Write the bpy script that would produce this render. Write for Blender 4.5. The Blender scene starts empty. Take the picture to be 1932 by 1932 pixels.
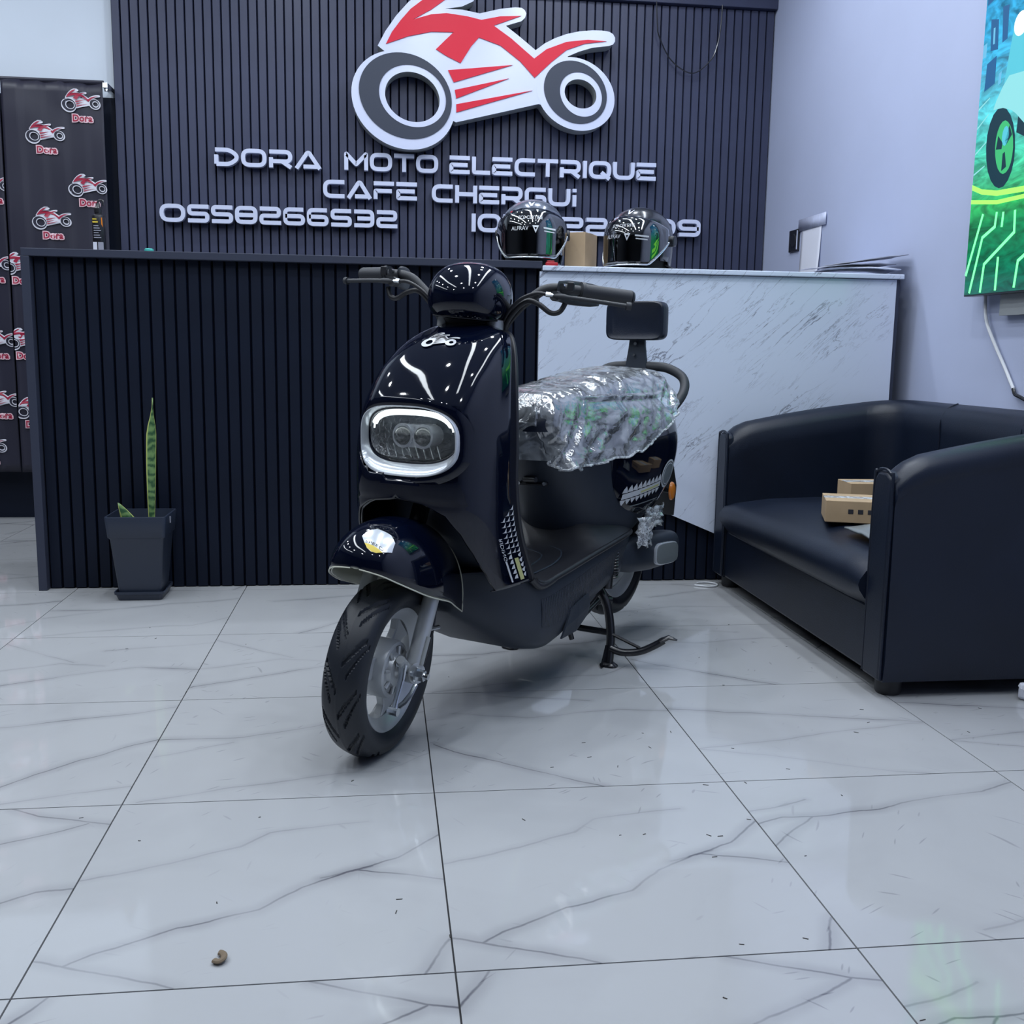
import bpy, bmesh, math, random
import numpy as np
from mathutils import Vector, Matrix, noise
from mathutils.geometry import tessellate_polygon
random.seed(7)
PI = math.pi
D = bpy.data
COL = bpy.context.scene.collection
sc = bpy.context.scene

# ------------------------------------------------------------------ camera
cam_d = D.cameras.new('camera'); cam = D.objects.new('camera', cam_d); COL.objects.link(cam)
cam_d.sensor_width = 36.0; cam_d.sensor_fit = 'HORIZONTAL'
cam_d.lens = 1950.9 / 1932 * 36.0
cam.location = (0.4942, -1.3330, 0.8607)
cam.rotation_euler = (1.41753581, -0.01435505, -0.12386078)
cam_d.clip_start = 0.05
sc.camera = cam

# ------------------------------------------------------------------ world, exposure
w = D.worlds.new('world'); sc.world = w; w.use_nodes = True
w.node_tree.nodes['Background'].inputs[0].default_value = (0.62, 0.74, 1.0, 1)
w.node_tree.nodes['Background'].inputs[1].default_value = 0.25
sc.view_settings.view_transform = 'Standard'
sc.view_settings.look = 'None'
sc.view_settings.exposure = 0.0
sc.view_settings.gamma = 1.0
sc.view_settings.use_curve_mapping = False
sc.cycles.max_bounces = 8
sc.cycles.transparent_max_bounces = 12
sc.cycles.caustics_reflective = False
sc.cycles.caustics_refractive = False

# room numbers
XR, YB, XL, YF, ZC = 2.50, 4.12, -4.2, -4.6, 3.1
LIGHT_RGB = (0.86, 0.93, 1.0)
STRIP_W = 27.0      # watts of each long ceiling strip
SPOT_W = 9.0        # watts of each round downlight

# ------------------------------------------------------------------ node helpers
def nmat(name):
    m = D.materials.new(name); m.use_nodes = True
    nt = m.node_tree
    return m, nt, nt.nodes['Principled BSDF']
def N(nt, typ, **kw):
    n = nt.nodes.new(typ)
    for k, v in kw.items():
        if k == 'ins':
            for i, val in v.items(): n.inputs[i].default_value = val
        else: setattr(n, k, v)
    return n
def L(nt, a, b): nt.links.new(a, b)
def math_n(nt, op, a, b=None, c=None, clamp=False):
    n = nt.nodes.new('ShaderNodeMath'); n.operation = op; n.use_clamp = clamp
    for i, x in enumerate((a, b, c)):
        if x is None: continue
        if isinstance(x, (int, float)): n.inputs[i].default_value = x
        else: nt.links.new(x, n.inputs[i])
    return n.outputs[0]
def simple(name, rgb, rough=0.5, metal=0.0, coat=0.0, spec=0.5, bump=None, var=0.0, varscale=8.0):
    """principled material with a little procedural colour variation and optional fine grain"""
    m, nt, p = nmat(name)
    p.inputs['Base Color'].default_value = (*rgb, 1)
    p.inputs['Roughness'].default_value = rough
    p.inputs['Metallic'].default_value = metal
    p.inputs['Coat Weight'].default_value = coat
    p.inputs['Coat Roughness'].default_value = 0.03
    p.inputs['Specular IOR Level'].default_value = spec
    tc = N(nt, 'ShaderNodeTexCoord')
    if var:
        no = N(nt, 'ShaderNodeTexNoise', ins={'Scale': varscale, 'Detail': 5.0})
        L(nt, tc.outputs['Object'], no.inputs['Vector'])
        r = N(nt, 'ShaderNodeMapRange', ins={'From Min': .3, 'From Max': .7, 'To Min': 1 - var, 'To Max': 1 + var})
        L(nt, no.outputs['Fac'], r.inputs['Value'])
        mx = N(nt, 'ShaderNodeVectorMath', operation='SCALE'); mx.inputs[0].default_value = rgb
        L(nt, r.outputs[0], mx.inputs['Scale']); L(nt, mx.outputs[0], p.inputs['Base Color'])
    if bump:
        sc_, st_ = bump
        no = N(nt, 'ShaderNodeTexNoise', ins={'Scale': sc_, 'Detail': 4.0})
        L(nt, tc.outputs['Object'], no.inputs['Vector'])
        b = N(nt, 'ShaderNodeBump', ins={'Strength': st_, 'Distance': .002})
        L(nt, no.outputs['Fac'], b.inputs['Height']); L(nt, b.outputs[0], p.inputs['Normal'])
    return m
def emit(name, rgb, strength):
    m, nt, p = nmat(name)
    p.inputs['Base Color'].default_value = (0, 0, 0, 1)
    p.inputs['Emission Color'].default_value = (*rgb, 1)
    p.inputs['Emission Strength'].default_value = strength
    return m

# ------------------------------------------------------------------ lights of the room (ceiling fixtures)
def label(o, lab, cat, group=None, kind=None):
    if lab: o['label'] = lab
    if cat: o['category'] = cat
    if group: o['group'] = group
    if kind: o['kind'] = kind
    return o
def area_light(name, loc, sx, sy, watts, shape='RECTANGLE', spread=PI):
    l = D.lights.new(name, 'AREA'); l.shape = shape; l.size = sx; l.size_y = sy; l.energy = watts
    l.color = LIGHT_RGB; l.spread = spread
    o = D.objects.new(name, l); COL.objects.link(o); o.location = loc
    return o
for i, x in enumerate((-2.6, -0.9, 0.8, 1.95)):
    area_light('ceiling_strip_lamp', (x, 1.40, ZC - 0.06), 0.14, 4.0, STRIP_W)
SPOTS = [(x, y) for y in (-1.2, 0.0, 1.2, 2.3, 3.2) for x in (-1.75, 0.0, 1.45)]
for x, y in SPOTS:
    area_light('downlight_lamp', (x, y, ZC - 0.03), 0.12, 0.12, SPOT_W, 'DISK')

# ------------------------------------------------------------------ mesh helpers
def mk(name, geo, mats, parent=None, smooth=35, bev=0.0, solid=0.0, loc=None, rot=None, solid_off=-1, segs=2):
    """link verts/faces as ONE mesh object; faces may carry material indices"""
    v, f = geo[0], geo[1]
    mi = geo[2] if len(geo) > 2 else None
    me = D.meshes.new(name)
    me.from_pydata([tuple(map(float, p)) for p in v], [], [tuple(q) for q in f])
    for m in (mats if isinstance(mats, (list, tuple)) else [mats]): me.materials.append(m)
    if mi is not None: me.polygons.foreach_set('material_index', np.array(mi, dtype=np.int32))
    bm = bmesh.new(); bm.from_mesh(me)
    bmesh.ops.remove_doubles(bm, verts=bm.verts, dist=1e-6)
    bmesh.ops.recalc_face_normals(bm, faces=bm.faces)
    bm.to_mesh(me); bm.free()
    me.update()
    if smooth:
        me.shade_smooth(); me.set_sharp_from_angle(angle=math.radians(smooth))
    o = D.objects.new(name, me); COL.objects.link(o)
    if parent: o.parent = parent
    if loc: o.location = loc
    if rot: o.rotation_euler = rot
    if bev:
        b = o.modifiers.new('bevel', 'BEVEL'); b.width = bev; b.segments = segs; b.limit_method = 'ANGLE'; b.angle_limit = math.radians(40)
        b.harden_normals = False
    if solid:
        s = o.modifiers.new('solid', 'SOLIDIFY'); s.thickness = solid; s.offset = solid_off
    return o
def empty(name, loc, rz, lab, cat, group=None):
    o = D.objects.new(name, None); COL.objects.link(o); o.location = loc; o.rotation_euler = (0, 0, rz)
    o.empty_display_size = .1
    return label(o, lab, cat, group)
def join(*geos):
    V, F, M = [], [], []
    for g in geos:
        n = len(V); V += [tuple(p) for p in g[0]]; F += [tuple(i + n for i in q) for q in g[1]]
        M += list(g[2]) if len(g) > 2 else [0] * len(g[1])
    return V, F, M
def withmat(g, i): return g[0], g[1], [i] * len(g[1])
def xf(g, fn): return ([tuple(fn(p)) for p in g[0]],) + tuple(g[1:])
def move(g, d): return xf(g, lambda p: (p[0] + d[0], p[1] + d[1], p[2] + d[2]))
def box(x0, x1, y0, y1, z0, z1):
    v = [(x, y, z) for x in (x0, x1) for y in (y0, y1) for z in (z0, z1)]
    return v, [(0, 1, 3, 2), (4, 6, 7, 5), (0, 4, 5, 1), (2, 3, 7, 6), (0, 2, 6, 4), (1, 5, 7, 3)]
def loft(rings, closed=True, cap0=True, cap1=True):
    n = len(rings[0]); v = [p for r in rings for p in r]; f = []
    m = n if closed else n - 1
    for i in range(len(rings) - 1):
        for j in range(m):
            a, b = i * n + j, i * n + (j + 1) % n
            f.append((a, b, b + n, a + n))
    if closed and cap0: f.append(tuple(range(n))[::-1])
    if closed and cap1: f.append(tuple((len(rings) - 1) * n + k for k in range(n)))
    return v, f
def tube(path, r, n=10, cap=True, flat=1.0):
    P = [np.array(p, float) for p in path]; m = len(P)
    R = r if isinstance(r, (list, tuple)) else [r] * m
    T = [P[min(i + 1, m - 1)] - P[max(i - 1, 0)] for i in range(m)]
    T = [t / (np.linalg.norm(t) + 1e-12) for t in T]
    up = np.array([0, 0, 1.0]) if abs(T[0][2]) < .9 else np.array([1.0, 0, 0])
    x = np.cross(T[0], up); x /= np.linalg.norm(x)
    rings = []
    for i in range(m):
        x = x - T[i] * (x @ T[i]); x /= np.linalg.norm(x); y = np.cross(T[i], x)
        rings.append([tuple(P[i] + R[i] * (math.cos(a) * x + flat * math.sin(a) * y)) for a in [2 * PI * k / n for k in range(n)]])
    return loft(rings, True, cap, cap)
def catmull(pts, k=6, closed=False):
    P = [np.array(p, float) for p in pts]; n = len(P); out = []
    rng = range(n if closed else n - 1)
    for i in rng:
        if closed: a, b, c, d = P[(i - 1) % n], P[i], P[(i + 1) % n], P[(i + 2) % n]
        else: a, b, c, d = P[max(i - 1, 0)], P[i], P[i + 1], P[min(i + 2, n - 1)]
        for s in range(k):
            t = s / k
            out.append(.5 * ((2 * b) + (-a + c) * t + (2 * a - 5 * b + 4 * c - d) * t * t + (-a + 3 * b - 3 * c + d) * t ** 3))
    if not closed: out.append(P[-1])
    return [tuple(p) for p in out]
def lathe(prof, n=48, axis='z', closed_prof=False):
    """prof: list of (r, h)"""
    rings = []
    for k in range(n):
        a = 2 * PI * k / n; c, s = math.cos(a), math.sin(a)
        if axis == 'z': rings.append([(r * c, r * s, h) for r, h in prof])
        elif axis == 'y': rings.append([(r * c, h, r * s) for r, h in prof])
        else: rings.append([(h, r * c, r * s) for r, h in prof])
    m = len(prof); v = [p for r in rings for p in r]; f = []
    mm = m if closed_prof else m - 1
    for k in range(n):
        k2 = (k + 1) % n
        for j in range(mm):
            j2 = (j + 1) % m
            f.append((k * m + j, k * m + j2, k2 * m + j2, k2 * m + j))
    return v, f
def flatpoly(poly, fn=lambda x, y: (x, y, 0)):
    tris = tessellate_polygon([[Vector((x, y, 0)) for x, y in poly]])
    return [fn(x, y) for x, y in poly], [tuple(t) for t in tris]
def prism(poly, fn0, fn1, back=True):
    n = len(poly); v = [fn0(x, y) for x, y in poly] + [fn1(x, y) for x, y in poly]
    tris = [tuple(t) for t in tessellate_polygon([[Vector((x, y, 0)) for x, y in poly]])]
    f = list(tris)
    if back: f += [tuple(i + n for i in reversed(t)) for t in tris]
    f += [(i, (i + 1) % n, n + (i + 1) % n, n + i) for i in range(n)]
    return v, f
def ringprism(outer, inner, fn0, fn1, back=True):
    n = len(outer)
    v = [fn0(*p) for p in outer] + [fn0(*p) for p in inner] + [fn1(*p) for p in outer] + [fn1(*p) for p in inner]
    f = []
    for i in range(n):
        j = (i + 1) % n
        f += [(i, j, n + j, n + i), (i, j, 2 * n + j, 2 * n + i), (n + i, n + j, 3 * n + j, 3 * n + i)]
        if back: f.append((2 * n + i, 2 * n + j, 3 * n + j, 3 * n + i))
    return v, f
def rounded(pts, r, closed=False, k=5):
    """round the corners of a 2-D polyline"""
    P = [np.array(p, float) for p in pts]; n = len(P); out = []
    for i in range(n):
        if not closed and i in (0, n - 1): out.append(tuple(P[i])); continue
        a, b, c = P[i - 1], P[i], P[(i + 1) % n]
        u = a - b; w_ = c - b; lu, lw = np.linalg.norm(u), np.linalg.norm(w_)
        rr = min(r, lu * .49, lw * .49)
        p0, p1 = b + u / lu * rr, b + w_ / lw * rr
        for s in range(k + 1):
            t = s / k; out.append(tuple((1 - t) ** 2 * p0 + 2 * t * (1 - t) * b + t * t * p1))
    return out
def ribbon2d(pts, hw, closed=False):
    P = [np.array(p, float) for p in pts]; n = len(P); Lf, Rt = [], []
    for i in range(n):
        a = P[i - 1] if (closed or i > 0) else P[i]; c = P[(i + 1) % n] if (closed or i < n - 1) else P[i]
        d0 = P[i] - a; d1 = c - P[i]
        if np.linalg.norm(d0) < 1e-9: d0 = d1
        if np.linalg.norm(d1) < 1e-9: d1 = d0
        d0 = d0 / np.linalg.norm(d0); d1 = d1 / np.linalg.norm(d1)
        n0 = np.array([-d0[1], d0[0]]); n1 = np.array([-d1[1], d1[0]])
        m = n0 + n1; m /= max(np.linalg.norm(m), 1e-6); s = min(1 / max(m @ n0, .35), 2.2)
        Lf.append(P[i] + m * hw * s); Rt.append(P[i] - m * hw * s)
    return Lf, Rt
def stroke(pts, hw, fn0, fn1, closed=False):
    """extruded flat stroke: fn0 maps (x,y) to the front face, fn1 to the back"""
    a, b = ribbon2d(pts, hw, closed); n = len(a)
    v = [fn0(*p) for p in a] + [fn0(*p) for p in b] + [fn1(*p) for p in a] + [fn1(*p) for p in b]; f = []
    for i in range(n if closed else n - 1):
        j = (i + 1) % n
        f += [(i, j, n + j, n + i), (2 * n + i, 3 * n + i, 3 * n + j, 2 * n + j), (i, 2 * n + i, 2 * n + j, j), (n + i, n + j, 3 * n + j, 3 * n + i)]
    if not closed: f += [(0, n, 3 * n, 2 * n), (n - 1, 3 * n - 1, 4 * n - 1, 2 * n - 1)]
    return v, f
def superell(a, b, n, p=2.5, a0=0.0):
    out = []
    for k in range(n):
        t = 2 * PI * k / n + a0; c, s = math.cos(t), math.sin(t)
        out.append((a * math.copysign(abs(c) ** (2 / p), c), b * math.copysign(abs(s) ** (2 / p), s)))
    return out
def text_mesh(body, size=1.0, offset=0.0):
    """flat print lettering from the built-in typeface: returns verts (x,y) and triangles, centred"""
    cu = D.curves.new('text', 'FONT'); cu.body = body; cu.size = size; cu.offset = offset
    cu.align_x = 'CENTER'; cu.align_y = 'CENTER'; cu.resolution_u = 3; cu.fill_mode = 'FRONT'
    ob = D.objects.new('text', cu); COL.objects.link(ob)
    dg = bpy.context.evaluated_depsgraph_get(); dg.update()
    me = D.meshes.new_from_object(ob.evaluated_get(dg))
    v = [(p.co.x, p.co.y) for p in me.vertices]; f = [tuple(p.vertices) for p in me.polygons]
    D.objects.remove(ob); D.curves.remove(cu); D.meshes.remove(me)
    return v, f
def fnoise(x, y, z, s=1.0): return noise.noise(Vector((x * s, y * s, z * s)))

# ------------------------------------------------------------------ materials
M = {}
M['wall_lavender'] = simple('wall_paint', (.41, .455, .62), .6, bump=(140, .06), var=.03, varscale=2)
M['wall_white'] = simple('white_paint', (.58, .64, .73), .6, bump=(140, .06), var=.03, varscale=2)
M['ceiling'] = simple('ceiling_paint', (.62, .65, .70), .8)
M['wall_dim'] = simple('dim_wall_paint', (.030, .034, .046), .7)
M['grout'] = simple('grout', (.035, .035, .04), .8)
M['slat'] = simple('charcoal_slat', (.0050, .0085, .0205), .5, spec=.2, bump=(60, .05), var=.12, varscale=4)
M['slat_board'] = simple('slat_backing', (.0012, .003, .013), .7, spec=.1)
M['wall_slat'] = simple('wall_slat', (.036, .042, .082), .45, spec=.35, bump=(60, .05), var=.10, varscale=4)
M['desk_frame'] = simple('desk_frame_grey', (.034, .040, .066), .5, spec=.3)
M['black_gloss'] = simple('gloss_black_plastic', (.0012, .0026, .010), .05, coat=.1, spec=.5)
M['black_matt'] = simple('matt_charcoal_plastic', (.019, .026, .041), .48, spec=.4, bump=(900, .12))
M['black_trim'] = simple('black_rubber_trim', (.010, .011, .016), .45)
M['grip'] = simple('grip_rubber', (.022, .025, .032), .55, bump=(500, .2))
M['tyre'] = simple('tyre_rubber', (.010, .013, .020), .45, spec=.4, bump=(300, .1))
M['silver'] = simple('silver_painted_alloy', (.44, .46, .48), .38, metal=.45, bump=(400, .05))
M['silver_lit'] = simple('silver_with_bounce_light', (.60, .63, .64), .4, metal=.12)  # rear wheel's silver, with light bounced off the floor mixed into its colour
M['chrome'] = simple('zinc_plated_steel', (.62, .65, .68), .2, metal=1)
M['cream'] = simple('raw_cream_plastic', (.55, .56, .47), .5)
M['black_metal'] = simple('black_painted_steel', (.010, .011, .015), .25, spec=.6)
M['sil_gloss'] = simple('satin_silver_plastic', (.60, .64, .70), .22, metal=.35, coat=.4)
M['decal_white'] = simple('silver_decal', (.55, .57, .60), .35)
M['decal_yellow'] = simple('yellow_decal', (.50, .50, .22), .4)
M['yellow'] = simple('yellow_print', (.72, .55, .06), .4)
M['dark_print'] = simple('dark_print', (.03, .03, .04), .4)
M['acrylic'] = simple('white_acrylic', (.56, .60, .77), .22)
M['acrylic_side'] = simple('grey_return', (.30, .32, .33), .5)
M['sign_dark'] = simple('dark_vinyl', (.034, .042, .066), .4, spec=.3)
M['sign_red'] = simple('red_vinyl', (.60, .010, .036), .35, spec=.25)
M['leather'] = simple('black_leatherette', (.0055, .0095, .0215), .38, spec=.36, bump=(260, .18), var=.15, varscale=5)
M['card'] = simple('brown_cardboard', (.42, .30, .18), .6, var=.08, varscale=12)
M['paper'] = simple('white_paper', (.70, .72, .82), .7)
M['paper_grey'] = simple('printed_paper_grey', (.32, .33, .40), .5)
M['dark_plastic'] = simple('pot_plastic', (.020, .028, .050), .42, bump=(200, .05))
M['soil'] = simple('soil', (.02, .016, .012), .9, bump=(90, .8))
M['red_plastic'] = simple('red_plastic', (.45, .02, .03), .35)
M['teal'] = simple('teal_plastic', (.05, .42, .38), .4)
M['white_cable'] = simple('white_cable', (.62, .64, .68), .45)
M['orange'] = simple('orange_reflector', (.75, .22, .02), .25, coat=.5)
M['grey_lens'] = simple('grey_cap', (.17, .19, .20), .3)
M['banner'] = simple('black_banner_vinyl', (.022, .022, .038), .42, spec=.35, var=.1, varscale=3)
M['print_white'] = simple('banner_print_white', (.62, .62, .70), .4)
M['print_red'] = simple('banner_print_red', (.34, .016, .05), .4)
M['print_pink'] = simple('banner_print_pink', (.72, .50, .56), .4)
M['debris'] = simple('dark_debris', (.03, .028, .026), .8)
M['bottle'] = simple('black_bottle', (.012, .012, .016), .3)

def thin_plastic(name, alpha_t, tint=(1, 1, 1), bump=(40, .6), rough=.08, white=.08):
    """clear film: mostly see-through, glossy, a little milky in the creases"""
    m, nt, p = nmat(name)
    out = nt.nodes['Material Output']
    tc = N(nt, 'ShaderNodeTexCoord')
    no = N(nt, 'ShaderNodeTexNoise', ins={'Scale': bump[0], 'Detail': 5.0, 'Distortion': 1.2})
    L(nt, tc.outputs['Object'], no.inputs['Vector'])
    rd = math_n(nt, 'ABSOLUTE', math_n(nt, 'SUBTRACT', no.outputs['Fac'], .5))
    rd = math_n(nt, 'SUBTRACT', 1.0, math_n(nt, 'MULTIPLY', rd, 9.0), clamp=True)
    b = N(nt, 'ShaderNodeBump', ins={'Strength': bump[1], 'Distance': .01})
    L(nt, no.outputs['Fac'], b.inputs['Height'])
    tr = N(nt, 'ShaderNodeBsdfTransparent'); tr.inputs[0].default_value = (*tint, 1)
    gl = N(nt, 'ShaderNodeBsdfGlossy', ins={'Roughness': rough}); gl.inputs[0].default_value = (1, 1, 1, 1)
    L(nt, b.outputs[0], gl.inputs['Normal'])
    df = N(nt, 'ShaderNodeBsdfDiffuse'); df.inputs[0].default_value = (.75, .80, .85, 1)
    fr = N(nt, 'ShaderNodeLayerWeight', ins={'Blend': .25}); L(nt, b.outputs[0], fr.inputs['Normal'])
    m1 = N(nt, 'ShaderNodeMixShader'); L(nt, math_n(nt, 'MULTIPLY_ADD', rd, white * 2.5, white), m1.inputs[0])
    L(nt, tr.outputs[0], m1.inputs[1]); L(nt, df.outputs[0], m1.inputs[2])
    m2 = N(nt, 'ShaderNodeMixShader')
    L(nt, math_n(nt, 'MULTIPLY_ADD', fr.outputs['Fresnel'], 1.0, 1 - alpha_t, clamp=True), m2.inputs[0])
    L(nt, m1.outputs[0], m2.inputs[1]); L(nt, gl.outputs[0], m2.inputs[2])
    L(nt, m2.outputs[0], out.inputs['Surface'])
    return m
M['film'] = thin_plastic('clear_seat_film', .80, (.9, .95, .97), (15, .55), .09, .10)
M['film_lens'] = thin_plastic('clear_lens_film', .96, (1, 1, 1), (70, .8), .04, .012)
M['film_wrap'] = thin_plastic('foam_wrap', .85, (.9, .92, .92), (60, .8), .15, .22)
M['visor'] = thin_plastic('smoked_visor', .86, (.30, .33, .36), (2, .0), .02, .0)
M['tape'] = thin_plastic('clear_tape', .97, (.95, .95, .97), (30, .02), .25, .30)
M['wall_tape'] = simple('translucent_white_tape', (.43, .465, .62), .3, var=.12, varscale=40)

def ridge_bump(m, scale, strength, direction='X'):
    nt = m.node_tree; p = nt.nodes['Principled BSDF']; tc = N(nt, 'ShaderNodeTexCoord')
    wv = N(nt, 'ShaderNodeTexWave', wave_type='BANDS', bands_direction=direction, ins={'Scale': scale})
    L(nt, tc.outputs['Object'], wv.inputs['Vector'])
    b = N(nt, 'ShaderNodeBump', ins={'Strength': strength, 'Distance': .003})
    L(nt, wv.outputs['Fac'], b.inputs['Height']); L(nt, b.outputs[0], p.inputs['Normal'])
M['ribbed'] = simple('ribbed_charcoal_plastic', (.019, .025, .039), .45); ridge_bump(M['ribbed'], 38, .7, 'X')

# polyline veins for marble -------------------------------------------------
def seg_group():
    g = D.node_groups.new('vein_segment', 'ShaderNodeTree')
    for n_, t_ in (('P', 'NodeSocketVector'), ('A', 'NodeSocketVector'), ('BA', 'NodeSocketVector'), ('InvLen2', 'NodeSocketFloat'), ('Prev', 'NodeSocketFloat')):
        g.interface.new_socket(n_, in_out='INPUT', socket_type=t_)
    g.interface.new_socket('Dist', in_out='OUTPUT', socket_type='NodeSocketFloat')
    i = g.nodes.new('NodeGroupInput'); o = g.nodes.new('NodeGroupOutput')
    pa = N(g, 'ShaderNodeVectorMath', operation='SUBTRACT'); L(g, i.outputs['P'], pa.inputs[0]); L(g, i.outputs['A'], pa.inputs[1])
    dt = N(g, 'ShaderNodeVectorMath', operation='DOT_PRODUCT'); L(g, pa.outputs[0], dt.inputs[0]); L(g, i.outputs['BA'], dt.inputs[1])
    h = math_n(g, 'MULTIPLY', dt.outputs['Value'], i.outputs['InvLen2'], clamp=True)
    s = N(g, 'ShaderNodeVectorMath', operation='SCALE'); L(g, i.outputs['BA'], s.inputs[0]); L(g, h, s.inputs['Scale'])
    d = N(g, 'ShaderNodeVectorMath', operation='DISTANCE'); L(g, pa.outputs[0], d.inputs[0]); L(g, s.outputs[0], d.inputs[1])
    mn = math_n(g, 'MINIMUM', d.outputs['Value'], i.outputs['Prev']); L(g, mn, o.inputs[0])
    return g
SEG = seg_group()
TW, TH = .59263, .6
def polylines_dist(nt, vec, lines):
    prev = None
    for ln in lines:
        for a, b in zip(ln[:-1], ln[1:]):
            ax, ay, bx, by = a[0] * TW, a[1] * TH, b[0] * TW, b[1] * TH
            n = nt.nodes.new('ShaderNodeGroup'); n.node_tree = SEG
            L(nt, vec, n.inputs['P']); n.inputs['A'].default_value = (ax, ay, 0); n.inputs['BA'].default_value = (bx - ax, by - ay, 0)
            n.inputs['InvLen2'].default_value = 1 / ((bx - ax) ** 2 + (by - ay) ** 2)
            if prev is None: n.inputs['Prev'].default_value = 9.0
            else: L(nt, prev, n.inputs['Prev'])
            prev = n.outputs[0]
    return prev
def tile_mat(name, strong, faint):
    m, nt, p = nmat(name)
    tc = N(nt, 'ShaderNodeTexCoord'); geo = N(nt, 'ShaderNodeNewGeometry')
    no = N(nt, 'ShaderNodeTexNoise', ins={'Scale': 9.0, 'Detail': 4.0}); L(nt, tc.outputs['Object'], no.inputs['Vector'])
    of = N(nt, 'ShaderNodeVectorMath', operation='MULTIPLY_ADD'); L(nt, no.outputs['Color'], of.inputs[0])
    of.inputs[1].default_value = (.022, .022, 0); of.inputs[2].default_value = (-.011, -.011, 0)
    ad = N(nt, 'ShaderNodeVectorMath', operation='ADD'); L(nt, tc.outputs['Object'], ad.inputs[0]); L(nt, of.outputs[0], ad.inputs[1])
    fl = N(nt, 'ShaderNodeVectorMath', operation='MULTIPLY'); L(nt, ad.outputs[0], fl.inputs[0]); fl.inputs[1].default_value = (1, 1, 0)
    # slow noise modulates the weight of a vein along its run
    nm = N(nt, 'ShaderNodeTexNoise', ins={'Scale': 5.0, 'Detail': 2.0}); L(nt, geo.outputs['Position'], nm.inputs['Vector'])
    mod = N(nt, 'ShaderNodeMapRange', ins={'From Min': .35, 'From Max': .65, 'To Min': .35, 'To Max': 1.0}); L(nt, nm.outputs['Fac'], mod.inputs['Value'])
    total = None
    for lines, wgt, core, halo in ((strong, 1.0, .0035, .030), (faint, .50, .004, .022)):
        if not lines: continue
        d = polylines_dist(nt, fl.outputs[0], lines)
        c = N(nt, 'ShaderNodeMapRange', interpolation_type='SMOOTHSTEP', ins={'From Min': .0003, 'From Max': core, 'To Min': .62 * wgt, 'To Max': 0.0}); L(nt, d, c.inputs['Value'])
        h = N(nt, 'ShaderNodeMapRange', interpolation_type='SMOOTHERSTEP', ins={'From Min': 0.0, 'From Max': halo, 'To Min': .24 * wgt, 'To Max': 0.0}); L(nt, d, h.inputs['Value'])
        s = math_n(nt, 'MULTIPLY', math_n(nt, 'ADD', c.outputs[0], h.outputs[0]), mod.outputs[0])
        total = s if total is None else math_n(nt, 'ADD', total, s)
    # cloudy grey wash and very faint background veins
    cl = N(nt, 'ShaderNodeTexNoise', ins={'Scale': 2.6, 'Detail': 5.0, 'Distortion': .6}); L(nt, geo.outputs['Position'], cl.inputs['Vector'])
    clr = N(nt, 'ShaderNodeMapRange', ins={'From Min': .48, 'From Max': .78, 'To Min': 0.0, 'To Max': .16}); L(nt, cl.outputs['Fac'], clr.inputs['Value'])
    # scuffs: thin, short, randomly turned scratches
    scr = []
    for k, (ang, scx, scy) in enumerate(((.75, 6, 46), (-.45, 7, 60), (2.2, 9, 52))):
        mp = N(nt, 'ShaderNodeMapping'); mp.inputs['Scale'].default_value = (scx, scy, 1)
        mr_ = N(nt, 'ShaderNodeMapping'); mr_.inputs['Rotation'].default_value = (0, 0, ang)
        wn = N(nt, 'ShaderNodeTexNoise', ins={'Scale': 2.2, 'Detail': 1.0}); L(nt, geo.outputs['Position'], wn.inputs['Vector'])
        wm = N(nt, 'ShaderNodeVectorMath', operation='MULTIPLY_ADD'); L(nt, wn.outputs['Color'], wm.inputs[0]); wm.inputs[1].default_value = (.35, .35, 0); L(nt, geo.outputs['Position'], wm.inputs[2])
        L(nt, wm.outputs[0], mr_.inputs['Vector']); L(nt, mr_.outputs[0], mp.inputs['Vector'])
        vo = N(nt, 'ShaderNodeTexVoronoi', feature='F1', ins={'Scale': 1.0, 'Randomness': 1.0}); vo.voronoi_dimensions = '2D'
        L(nt, mp.outputs[0], vo.inputs['Vector'])
        thr = N(nt, 'ShaderNodeMapRange', interpolation_type='SMOOTHSTEP', ins={'From Min': .05, 'From Max': .13, 'To Min': .42, 'To Max': 0.0}); L(nt, vo.outputs['Distance'], thr.inputs['Value'])
        sep = N(nt, 'ShaderNodeSeparateColor'); L(nt, vo.outputs['Color'], sep.inputs[0])
        gate = math_n(nt, 'GREATER_THAN', sep.outputs[0], .90)
        scr.append(math_n(nt, 'MULTIPLY', thr.outputs[0], gate))
    msk = N(nt, 'ShaderNodeTexNoise', ins={'Scale': 1.1, 'Detail': 1.0}); L(nt, geo.outputs['Position'], msk.inputs['Vector'])
    mk_ = N(nt, 'ShaderNodeMapRange', ins={'From Min': .42, 'From Max': .58, 'To Min': .15, 'To Max': 1.0}); L(nt, msk.outputs['Fac'], mk_.inputs['Value'])
    sg = math_n(nt, 'MULTIPLY', math_n(nt, 'ADD', math_n(nt, 'ADD', scr[0], scr[1]), scr[2]), mk_.outputs[0])
    t = math_n(nt, 'ADD', math_n(nt, 'ADD', total, clr.outputs[0]), math_n(nt, 'MULTIPLY', sg, .8), clamp=True)
    mx = N(nt, 'ShaderNodeMix', data_type='RGBA'); mx.inputs['A'].default_value = (.405, .415, .432, 1); mx.inputs['B'].default_value = (.11, .11, .13, 1)
    L(nt, t, mx.inputs['Factor']); L(nt, mx.outputs['Result'], p.inputs['Base Color'])
    p.inputs['Roughness'].default_value = .10; p.inputs['Specular IOR Level'].default_value = .55
    r2 = N(nt, 'ShaderNodeMapRange', ins={'From Min': .3, 'From Max': .7, 'To Min': .03, 'To Max': .075}); L(nt, cl.outputs['Fac'], r2.inputs['Value'])
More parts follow.
